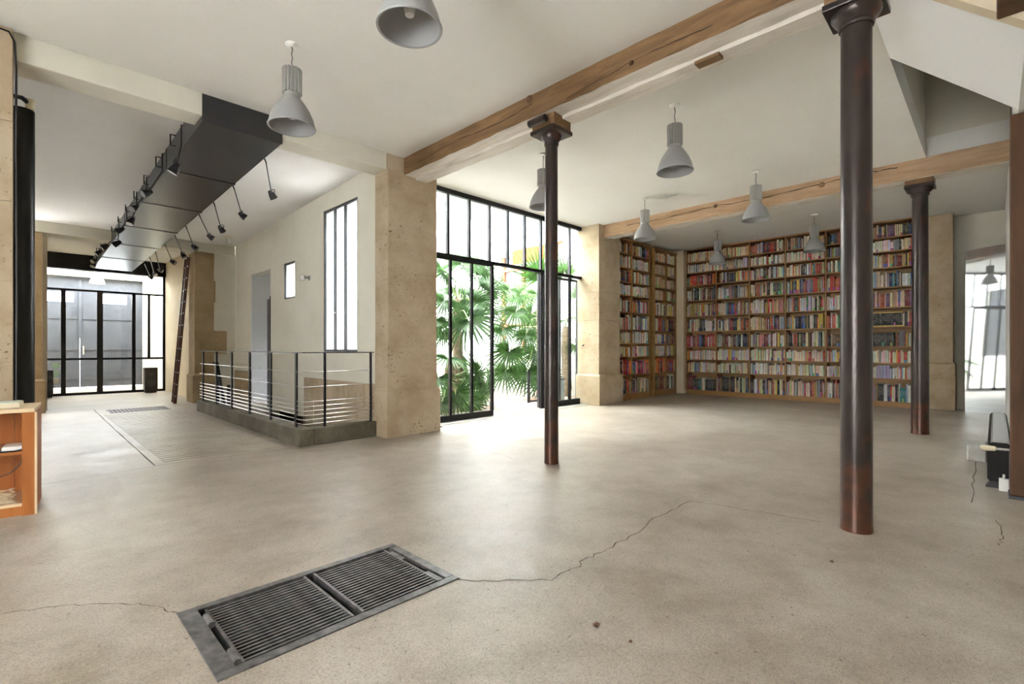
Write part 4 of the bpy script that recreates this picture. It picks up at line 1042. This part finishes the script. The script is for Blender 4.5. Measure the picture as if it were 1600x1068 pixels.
# ================================================================== BOOKCASES AND BOOKS
PALETTE = {
    'cream': (.72, .60, .42), 'white': (.78, .76, .71), 'ivory': (.76, .69, .55), 'pale grey': (.56, .56, .55), 'grey': (.25, .25, .26), 'charcoal': (.055, .055, .06),
    'black': (.018, .018, .02), 'red': (.50, .045, .035), 'brick red': (.40, .10, .055), 'orange': (.70, .20, .045), 'dark red': (.17, .02, .03), 'pink': (.66, .30, .29), 'navy': (.02, .03, .10),
    'blue': (.05, .13, .38), 'pale blue': (.34, .45, .58), 'teal': (.04, .20, .22), 'green': (.06, .26, .07), 'olive': (.24, .23, .08), 'yellow': (.72, .52, .10), 'mustard': (.48, .32, .08),
    'brown': (.18, .10, .055), 'tan': (.55, .38, .22), 'purple': (.17, .07, .21), 'lilac': (.42, .36, .50)}
MIX = dict(general=[('white', 8), ('cream', 7), ('ivory', 6), ('pale grey', 4), ('grey', 3), ('charcoal', 4), ('black', 5), ('red', 4), ('brick red', 3), ('orange', 2), ('dark red', 2), ('pink', 2), ('navy', 3), ('blue', 2), ('pale blue', 2), ('teal', 1), ('green', 1), ('olive', 1), ('yellow', 2), ('mustard', 1), ('brown', 2), ('tan', 3), ('purple', 1), ('lilac', 1)],
           pale=[('white', 14), ('cream', 8), ('ivory', 8), ('pale grey', 4), ('yellow', 2), ('red', 2), ('black', 1), ('pale blue', 2), ('lilac', 1), ('orange', 1), ('grey', 2), ('pink', 1)],
           dark=[('black', 7), ('charcoal', 6), ('grey', 3), ('white', 3), ('brown', 3), ('dark red', 3), ('olive', 2), ('navy', 3), ('red', 2), ('cream', 3), ('teal', 1), ('tan', 2), ('pale grey', 3)],
           red=[('red', 6), ('brick red', 5), ('orange', 4), ('dark red', 3), ('cream', 2), ('white', 2), ('black', 2), ('blue', 1), ('purple', 2), ('pink', 3), ('tan', 2)],
           creamset=[('cream', 14), ('tan', 7), ('ivory', 3), ('orange', .6), ('red', .4)])
ROWS_B = [.296, .263, .304, .372, .379, .365, .372, .309, .300, .43]
ROWS_L = [.295, .300, .305, .285, .355, .37, .30, .285, .385, .41]
books = []   # (origin, along, out, width, height, depth, colour name, seed, set, lean, bookcase name, bay, row, index)
def bookcase(name, origin, along, out, width, uprights, rows, plinth, depth, label, themes, key, skip=None, mw=PINE):
    """origin: left front foot (as one faces it); along: unit vector to the right; out: unit vector towards the viewer"""
    o3, A, O = Vector(origin), Vector(along), Vector(out); U = Vector((0, 0, 1))
    t = thing(name, origin, label, 'bookcase')
    H = plinth + sum(rows)
    def blk(part, u0, u1, d0, d1, z0, z1, m, bev=0):
        c = o3 + A * (u0 + u1) / 2 - O * (d0 + d1) / 2 + U * (z0 + z1) / 2
        return B().obox(c, A * (u1 - u0) / 2, O * (d1 - d0) / 2, U * (z1 - z0) / 2).build(part, m, t, bevel=bev)
    tk = .026
    blk('back_panel', 0, width, depth, depth + .012, 0, H, PINE_BACK)
    blk('plinth', 0, width, .004, depth, 0, plinth - .001, mw)
    blk('top_board', -.012, width + .012, -.014, depth + .012, H, H + .035, mw, .003)
    ztops = [H]
    for r_ in rows: ztops.append(ztops[-1] - r_)
    skiprow = skip or {}
    for i, u in enumerate(uprights):
        k0 = skiprow.get(i, 0)
        blk('upright', u - tk / 2, u + tk / 2, 0, depth, plinth, ztops[k0] - .001, mw)
    for r_ in range(len(rows)):
        edges = [u for i, u in enumerate(uprights) if skiprow.get(i, 0) <= r_]
        z0 = ztops[r_ + 1]
        for bi, (u0, u1) in enumerate(zip(edges, edges[1:])):
            blk('shelf', u0 + tk / 2 + .001, u1 - tk / 2 - .001, -.004, depth, z0 - .001, z0 + .022, mw)
            zs = z0 + .0225; clear = rows[r_] - .03
            rr = random.Random(hash((len(key), r_, bi, 5)) & 0xffff)
            rr = random.Random(1000 * len(uprights) + 37 * r_ + 7 * bi + int(width * 100))
            th = themes.get((r_, bi), themes.get(r_, 'general'))
            names, wts = zip(*MIX.get(th, MIX['general']))
            u = u0 + tk / 2 + .004; end = u1 - tk / 2 - .004; idx = 0
            cur = None; left = 0; base_h = rr.uniform(.74, .84) if rows[r_] < .33 else rr.uniform(.72, .8)
            while True:
                if left <= 0:
                    cur = rr.choices(names, wts)[0]; left = 1 if rr.random() < .88 else rr.randint(2, 4)
                    hh = min(.96, base_h * rr.uniform(.88, 1.17)); ww = rr.choices((.017, .022, .028, .037, .048), (3, 5, 5, 3, 1))[0] * (1.12 if rows[r_] > .4 else 1.0)
                    gold = 0
                if th == 'blackset' and u < u0 + .45 * (u1 - u0) + .1: cur, left, hh, ww, gold = 'black', 5, .82, .034, 1
                if th == 'greyset' and u < u0 + .45 * (u1 - u0): cur, left, hh, ww, gold = 'charcoal', 5, .76, .026, 0
                w_ = ww * rr.uniform(.9, 1.1) if left == 1 else ww
                if u + w_ > end:
                    break
                if rr.random() < .006: u += rr.uniform(.02, .06); continue
                h_ = clear * (hh * rr.uniform(.985, 1.0))
                d_ = min(depth - .07, h_ * .68)
                setb = rr.uniform(.012, .03) if rr.random() < .8 else rr.uniform(.03, .06)
                col = tuple(max(.01, min(.9, q * rr.uniform(.82, 1.18))) for q in PALETTE[cur])
                lean = 0
                books.append(dict(p=o3 + A * u - O * setb + U * zs, A=A, O=O, w=w_ - .0028, h=h_, d=d_, c=col, n=cur, s=rr.random(), g=gold, key=key, bay=bi, row=len(rows) - r_, idx=idx))
                u += w_; left -= 1; idx += 1
    return t
# long bookcase on the back wall; facing it (looking +X) left is +Y
bx_ = 11.5
ybs = [5.38, 4.65, 3.91, 3.18, 2.44, 1.78, 1.06]
bookcase('bookcase', (bx_, 5.38, 0), (0, -1, 0), (-1, 0, 0), 5.38 - 1.06, [5.38 - q for q in ybs], ROWS_B, .08, .32,
         'long pine bookcase full of books covering the back wall', {0: 'general', 1: 'pale', 2: 'general', (3, 0): 'dark', 3: 'general', 5: 'general', (4, 5): 'red', (5, 5): 'blackset', (6, 5): 'greyset', 7: 'pale', 8: 'pale', (6, 0): 'red', (6, 1): 'dark', (9, 0): 'dark', (9, 1): 'dark', (0, 0): 'creamset'}, 'long', skip={1: 2})
bookcase('bookcase', (8.66, 5.58, 0), (1, 0, 0), (0, -1, 0), 1.46, [.013, .68, 1.447], ROWS_L, .11, .32, 'tall two-bay pine bookcase next to the pale stone pier',
         {1: 'pale', 3: 'pale', 6: 'pale', 7: 'pale', 8: 'red'}, 'pier')
bookcase('bookcase', (10.30, 5.585, 0), (1, 0, 0), (0, -1, 0), 1.12, [.03, .60, 1.09], ROWS_L, .11, .30, 'tall two-bay pine bookcase in the room corner, cream paperbacks above',
         {0: 'creamset', 1: 'creamset', 2: 'creamset', 3: 'creamset', 5: 'general', 7: 'pale', 8: 'red', 9: 'dark'}, 'corner')
struct(B().box(11.45, 12.0, 5.42, 5.95, 0, CEILZ).build('trim_5', PLASTER_WARM))
def book_geo(bk, V, Fc, Mi, C, Xx):
    p, A, O, U = bk['p'], bk['A'], bk['O'], Vector((0, 0, 1)); w_, h_, d_ = bk['w'], bk['h'], bk['d']
    o = len(V)
    prof = [(0, d_), (0, .006), (w_ * .2, .0015), (w_ * .5, 0), (w_ * .8, .0015), (w_, .006), (w_, d_)]
    n = len(prof)
    for z in (0, h_):
        for (u, q) in prof:
            V.append(tuple(p + A * u - O * q + U * z)); C.append((*bk['c'], 1)); Xx.append((bk['s'], z / h_, bk['g'], 1))
    for i in range(n - 1):
        Fc.append((o + i, o + i + 1, o + n + i + 1, o + n + i)); Mi.append(0)
    Fc.append((o + n - 1, o, o + n, o + 2 * n - 1)); Mi.append(1)
    Fc.append(tuple(o + n + i for i in range(n))); Mi.append(1)
    Fc.append(tuple(o + i for i in reversed(range(n)))); Mi.append(1)
def book_obj(name, bks, origin):
    V, Fc, Mi, C, Xx = [], [], [], [], []
    for bk in bks: book_geo(bk, V, Fc, Mi, C, Xx)
    me = bpy.data.meshes.new(name); me.from_pydata([tuple(Vector(q) - origin) for q in V], [], Fc)
    me.materials.append(BOOK); me.materials.append(PAGES); me.polygons.foreach_set('material_index', Mi)
    a = me.attributes.new('bcol', 'FLOAT_COLOR', 'POINT'); a.data.foreach_set('color', [x for c in C for x in c])
    a = me.attributes.new('baux', 'FLOAT_COLOR', 'POINT'); a.data.foreach_set('color', [x for c in Xx for x in c])
    me.update()
    o = bpy.data.objects.new(name, me); COL.objects.link(o); o.location = origin
    return o
def visible_size(bk):
    c0 = proj(bk['p'] + Vector((0, 0, bk['h'] / 2))); c1 = proj(bk['p'] + bk['A'] * bk['w'] + Vector((0, 0, bk['h'] / 2)))
    t0 = proj(bk['p'] + Vector((0, 0, bk['h']))); b0 = proj(bk['p'])
    xm = (c0[0] + c1[0]) / 2
    if 1313 < xm < 1364 or 1420 < xm < 1452 or xm < 962: return 0
    for (lx, ly, lr, lt, lb_) in ((1122, 390, 16, 360, 418), (1272, 370, 19, 335, 402)):
        if abs(xm - lx) < lr and lt < c0[1] < lb_: return 0
    return abs(c1[0] - c0[0]) * abs(t0[1] - b0[1])
books.sort(key=visible_size, reverse=True)
BAYN = {('long', i): s for i, s in enumerate(('corner bay', 'second bay from corner', 'third bay from corner', 'fourth bay from corner', 'fifth bay from corner', 'bay nearest the mirror'))}
BAYN.update({('pier', 0): 'pier-side bay of pier bookcase', ('pier', 1): 'inner bay of pier bookcase', ('corner', 0): 'outer bay of corner bookcase', ('corner', 1): 'inner bay of corner bookcase'})
ROWN = {1: 'bottom shelf', 2: 'second shelf up', 3: 'third shelf up', 4: 'fourth shelf up', 5: 'fifth shelf up', 6: 'sixth shelf up', 7: 'seventh shelf up', 8: 'eighth shelf up', 9: 'ninth shelf up', 10: 'top shelf'}
def nth(i):
    return f"{i}{'th' if 10 <= i % 100 <= 20 else {1: 'st', 2: 'nd', 3: 'rd'}.get(i % 10, 'th')}"
NIND = 300
for bk in books[:NIND]:
    o = book_obj('book', [bk], Vector(bk['p']))
    bay = bk['bay']
    # rows above the missing upright start with one wide bay
    if bk['key'] == 'long' and bk['row'] >= 9: bay = bay + 1 if bay else 0
    tag(o, f"{bk['n']} book, {nth(bk['idx'] + 1)} from left upright, {ROWN[bk['row']]}, {BAYN[bk['key'], bay]}", 'book', 'books on the pine bookcases')
rest = book_obj('books', books[NIND:], Vector((11.5, 5.5, .1)))
tag(rest, 'many more narrow books filling the rows of all three pine bookcases', 'books'); rest['kind'] = 'stuff'

# ================================================================== MIRROR DOOR AND RIGHT SIDE THINGS
mr_ = thing('mirror_panel', (11.42, .128, 0), 'tall leaning mirror panel beside the pale stone pilaster reflecting the courtyard', 'mirror')
mc = Vector((11.42, .128, 0))
ang = R(69.6)          # direction of the panel's width, from +X towards +Y
hw, mh, tw, lean = .262, 2.80, -.0055, R(.6)
def mpt(u, z, off):
    # warped sheet: slight twist with height and a slight backward lean
    a_ = ang + tw * (z - mh * .5)
    tx = Vector((math.cos(a_), math.sin(a_), 0)); nx = Vector((-math.sin(a_), math.cos(a_), 0))
    return mc + tx * u - nx * (z * math.tan(lean) + off) + Vector((0, 0, z + .004))
def sheet(o0, o1):
    b_ = B(); nr, nc = 16, 4; vs_ = []
    for off in (o0, o1):
        for r_ in range(nr + 1):
            for c_ in range(nc + 1): vs_.append(mpt(-hw + 2 * hw * c_ / nc, mh * r_ / nr, off))
    fs_ = []; K = (nr + 1) * (nc + 1)
    for q in (0, K):
        for r_ in range(nr):
            for c_ in range(nc):
                a_ = q + r_ * (nc + 1) + c_; fs_.append((a_, a_ + 1, a_ + nc + 2, a_ + nc + 1))
    for r_ in range(nr):
        for c_ in (0, nc):
            a_ = r_ * (nc + 1) + c_; fs_.append((a_, a_ + nc + 1, K + a_ + nc + 1, K + a_))
    for c_ in range(nc):
        for r_ in (0, nr):
            a_ = r_ * (nc + 1) + c_; fs_.append((a_, a_ + 1, K + a_ + 1, K + a_))
    return b_.add(vs_, fs_)
sheet(0, .004).build('mirror', MIRROR, mr_, smooth=True)
sheet(.0045, .02).build('backing', PLASTER_W, mr_, smooth=True)
rd = thing('radiator', (6.5, -.03, 0), 'long low black convector radiator along the foot of the white wall', 'radiator')
rx0, rx1 = 5.36, 7.9
prof = []
ra_, rb_ = -.095, .045
for (yy, zz) in ((ra_, .08), (ra_ + .015, .06), (rb_ - .015, .06), (rb_, .08), (rb_, .33), (rb_ - .008, .352), (rb_ - .03, .365), (ra_ + .03, .365), (ra_ + .008, .352), (ra_, .33)): prof.append((rx0, yy, zz))
B().prism(prof, (rx1 - rx0, 0, 0)).build('casing', mat('radiator_black', (.012, .011, .011), (.02, .018, .017), scale=8, rough=.6, metal=.0, spec=.15), rd, bevel=.004)
B().prism([(rx0 + .02, ra_ + .01, .352), (rx0 + .02, rb_ - .012, .352), (rx0 + .02, rb_ - .03, .369), (rx0 + .02, ra_ + .03, .369)], (rx1 - rx0 - .02, 0, 0)).build('top_cover', mat('radiator_top', (.34, .34, .33), rough=.4, metal=.4), rd)
for xx in (5.42, 6.6, 7.75):
    B().prism([(xx, ra_ - .005, 0), (xx, rb_ + .01, 0), (xx, rb_ - .03, .06), (xx, ra_ + .03, .06)], (.1, 0, 0)).build('foot', BLACK, rd)
B().lathe((0, 0, 0), [(.001, .085), (.018, .082), (.022, .05), (.018, .0), (.012, -.005)], 14).build('valve_knob', CREAMP, rd, smooth=True, world=False).matrix_local = Matrix.Translation(Vector((5.31, .0, .325)) - Vector((6.5, -.03, 0))) @ Matrix.Rotation(-PI / 2, 4, 'X')
rd_pipe = B().tube([(5.31, .005, .325), (5.31, -.075, .325), (5.34, -.085, .30), (5.34, -.085, 0)], .010, 8).build('pipe', WIRE, rd, smooth=True)
sk = thing('floor_socket', (5.40, -.07, 0), 'white plastic socket box on the floor beside the timber post', 'socket')
B().box(5.33, 5.35, -.075, -.02, .0, .10).build('box', WHITE, sk, bevel=.004)
B().box(5.335, 5.345, -.055, -.04, .10, .13).build('plug', WHITE, sk, bevel=.003)
kbk = flo(1540, 689)
bk_ = B().box(6.55, 6.95, .06, .20, 0, .155).build('concrete_block', CONC_PALE, bevel=.01)
tag(bk_, 'rough pale concrete block lying against the black radiator', 'block')

# ================================================================== LEFT FOREGROUND: CABINET, POLE
cb = thing('pine_cabinet', (.075, 4.54, 0), 'orange-stained pine open cabinet with pale top beside the stone pier', 'cabinet')
cx0, cx1, cy0, cy1, ch_ = -.9, .075, 4.54, 5.0, .70
B().box(cx0, cx1, cy0 - .005, cy1, ch_ - .022, ch_ + .003).build('top_board', PALEPINE, cb, bevel=.002)
B().box(cx1 - .022, cx1, cy0, cy1, 0.0, ch_ - .0225).build('side_panel', CEDAR, cb)
B().box(cx1 - .06, cx1 - .0222, cy0, cy0 + .02, 0.0, ch_ - .0225).build('stile', CEDAR, cb)
B().box(cx1 + .0002, cx1 + .012, cy0 - .003, cy0 + .022, .0, ch_ - .023).build('edge_strip', PALEPINE, cb)
B().box(cx0, cx0 + .022, cy0, cy1, 0, ch_ - .0225).build('side_panel', CEDAR, cb)
for i in range(8):
    a = cx0 + .022 + i * (cx1 - cx0 - .044) / 8; c = a + (cx1 - cx0 - .044) / 8
    B().box(a + .001, c - .001, cy1 - .018, cy1 - .002, .02, ch_ - .0225).build('back_board', CEDAR, cb)
B().box(cx0 + .023, cx1 - .0225, cy0 + .03, cy1 - .019, .40, .42).build('shelf', CEDAR, cb)
B().box(cx0 + .023, cx1 - .0225, cy0 + .02, cy1 - .019, .06, .08).build('bottom_board', PALEPINE, cb)
B().box(cx0 + .023, cx1 - .0605, cy0 + .02, cy0 + .04, 0, .06).build('kick_board', CEDAR, cb)
rt = thing('router', (.075, 4.54, .42), 'white network box with a looped black cable on the cabinet shelf', 'router')
B().box(-.085, .03, 4.58, 4.76, .4202, .455).build('body', WHITE, rt, bevel=.01)
B().tube([(-.08, 4.60, .44), (-.14, 4.585, .435), (-.16, 4.60, .43), (-.1, 4.573, .427), (-.02, 4.57, .427), (.02, 4.575, .435), (.03, 4.572, .43), (-.03, 4.566, .425), (-.13, 4.57, .425), (-.2, 4.58, .425)], .003, 6).build('cable', BLACK, rt, smooth=True)
B().tube([(.03, 4.58, .425), (.028, 4.562, .40), (.0, 4.555, .33), (-.04, 4.555, .285), (-.09, 4.555, .27), (-.16, 4.56, .27)], .003, 6).build('cable', BLACK, rt, smooth=True)
cw = thing('cord_tangle', (.075, 4.54, .08), 'tangle of cream telephone cords on the cabinet bottom', 'cords')
for k in range(5):
    rr = random.Random(k + 40); pts = []
    for i in range(26):
        t = i * .55 + k
        pts.append((-.11 + .075 * math.sin(t * (.8 + .1 * k)) + rr.uniform(-.012, .012), 4.66 + .05 * math.cos(t) + rr.uniform(-.01, .01), .086 + .006 * k + .05 * abs(math.sin(t * .37 + k)) * (k % 2)))
    B().tube(pts, .0025, 5).build('cord', CREAMP, cw, smooth=True)
bxx = thing('flat_box', (.075, 4.54, .703), 'flat pale card box on top of the pine cabinet', 'box')
B().box(-.32, -.005, 4.66, 4.86, .7032, .735).build('carton', mat('card', (.74, .66, .50), rough=.8), bxx, bevel=.003)
B().box(-.31, -.015, 4.67, 4.85, .735, .738).build('lid', mat('card_green', (.62, .70, .62), rough=.7), bxx)

for o_ in (cb, rt, cw, bxx): o_.rotation_euler.z = R(-5.5)
bp_ = thing('steel_pole', (.03, 6.1, 0), 'thick black steel pole standing behind the cabinet and the stone pier', 'pole')
B().lathe((.025, 6.1, 0), [(.079, 0), (.079, 3.20), (.074, 3.205)], 32, cap=True).build('tube', mat('pole_black', (.010, .011, .012), rough=.32, metal=.3), bp_, smooth=True)
B().box(-.11, -.03, 6.06, 6.14, 3.10, 3.20).build('wall_clamp', STEEL, bp_)
B().tube([(-.06, 6.0, 3.2), (-.04, 6.0, 3.27), (.02, 6.02, 3.28), (.06, 6.05, 3.26)], .02, 8).build('cable_bundle', BLACK, bp_, smooth=True)
B().lathe((.07, 6.06, 3.205), [(.03, 0), (.03, .05), (.035, .06), (.035, .09)], 14, cap=True).build('cap', CREAMP, bp_, smooth=True)
wc = tag(B().tube([(-.012, 5.23, .7), (-.010, 5.228, 1.6), (-.013, 5.23, 2.6), (-.012, 5.23, 3.2), (-.02, 5.232, 3.4), (-.05, 5.225, 3.46), (-.2, 5.222, 3.47)], .007, 6).build('wall_cable', BLACK, smooth=True), 'thin dark cable running up the edge of the tan stone pier', 'cable')

# ladder
ld = thing('wooden_ladder', (2.29, 12.0, 0), 'dark red wooden ladder leaning beside the ochre stone pier', 'ladder')
lb0, lt0 = Vector((2.19, 11.62, 0)), Vector((2.425, 11.64, 2.95))
off = Vector((.03, .33, 0))
for k in (0, 1):
    B().bar(lb0 + off * k, lt0 + off * k, .035, .06, up=(1, 0, 0)).build('rail', LADDER, ld, bevel=.006)
for i in range(12):
    t = (i + .6) / 12.4; p = lb0.lerp(lt0, t)
    B().tube([p - off * .06, p + off * 1.06], .014, 8).build('rung', WIRE if i % 1 == 0 else LADDER, ld, smooth=True)

# loudspeakers
for (px0, px1, lb) in ((225, 245, 'black loudspeaker box on the floor at the ladder end of the street glazing'), (68, 83, 'black loudspeaker box on the floor behind the ochre pier')):
    a = atY(px0, 600, 15.05)[0]; c = atY(px1, 600, 15.05)[0]
    t = thing('loudspeaker', ((a + c) / 2, 15.05, 0), lb, 'loudspeaker')
    B().box(a, c, 14.93, 15.2, .06, .62).build('cabinet', BLACK, t, bevel=.008)
    m_ = (a + c) / 2
    for (z, r_) in ((.24, .085), (.45, .05)):
        n = 20; B().prism([(m_ + r_ * math.cos(2 * PI * k / n), 14.93, z + r_ * math.sin(2 * PI * k / n)) for k in range(n)], (0, -.006, 0)).build('cone', STEEL_GREY, t)
    B().box(a + .02, c - .02, 14.95, 15.18, 0, .06).build('stand', BLACK, t)

# little fittings
bs = thing('ceiling_lamp_holder', (2.75, 9.8, zc(9.8)), 'bare bulb holder on the annex ceiling near the doorway', 'lamp')
p = atX(357, 366, 2.9); zz = zc(p.y)
bs.location = (p.x, p.y, zz); OFF[bs.name] = Vector((p.x, p.y, zz))
B().lathe((p.x, p.y, zz - .03), [(.02, 0), (.06, .012), (.065, .03)], 16, cap=True).build('rose', CREAMP, bs, smooth=True)
B().lathe((p.x, p.y, zz - .14), [(.001, 0), (.025, .012), (.034, .04), (.022, .08), (.018, .112)], 16).build('bulb', WHITE, bs, smooth=True)
wl = thing('wall_lamp', atX(480, 434, WX), 'small white bracket lamp on the wall between the two steel windows', 'wall lamp')
q = atX(484, 434, WX)
B().box(WX - .02, WX, q.y - .03, q.y + .03, q.z - .04, q.z + .04).build('back_plate', LAMP_ALU, wl, bevel=.003)
B().tube([(WX - .02, q.y, q.z), (WX - .07, q.y, q.z), (WX - .08, q.y + .05, q.z + .01)], .012, 8).build('holder', LAMP_ALU, wl, smooth=True)
B().lathe((WX - .085, q.y + .06, q.z - .03), [(.001, -.01), (.03, .0), (.04, .03), (.03, .06), (.012, .075)], 14).build('bulb', WHITE, wl, smooth=True)
ds = thing('door_stop', atY(681, 667, 5.7), 'small black floor bolt by the foot of the sliding leaf', 'bolt')
q = flo(682, 668)
ds.location = (q.x, q.y, 0); OFF[ds.name] = Vector((q.x, q.y, 0))
B().box(q.x - .09, q.x + .09, q.y - .012, q.y + .012, 0, .012).build('plate', BLACK, ds)
B().tube([(q.x, q.y, .012), (q.x, q.y, .05)], .012, 8).build('pin', BLACK, ds, smooth=True)
for (px, py, r_, lb) in ((931, 976, .014, 'dark crumpled leaf lying on the concrete floor beyond the crack'), (1300, 878, .010, 'tiny dark pebble on the floor near the thick rusty column'), (985, 1003, .006, 'tiny dark crumb on the concrete floor near the crumpled leaf')):
    q = flo(px, py); rr = random.Random(px); b = B(); n = 9
    ring = [(q.x + r_ * rr.uniform(.7, 1.4) * math.cos(2 * PI * k / n), q.y + r_ * rr.uniform(.7, 1.3) * math.sin(2 * PI * k / n), rr.uniform(0.001, .006)) for k in range(n)]
    b.add(ring + [(q.x, q.y, .012), (q.x, q.y, 0.0)], [(k, (k + 1) % n, n) for k in range(n)] + [((k + 1) % n, k, n + 1) for k in range(n)])
    tag(b.build('floor_debris', DARKWOOD), lb, 'debris')
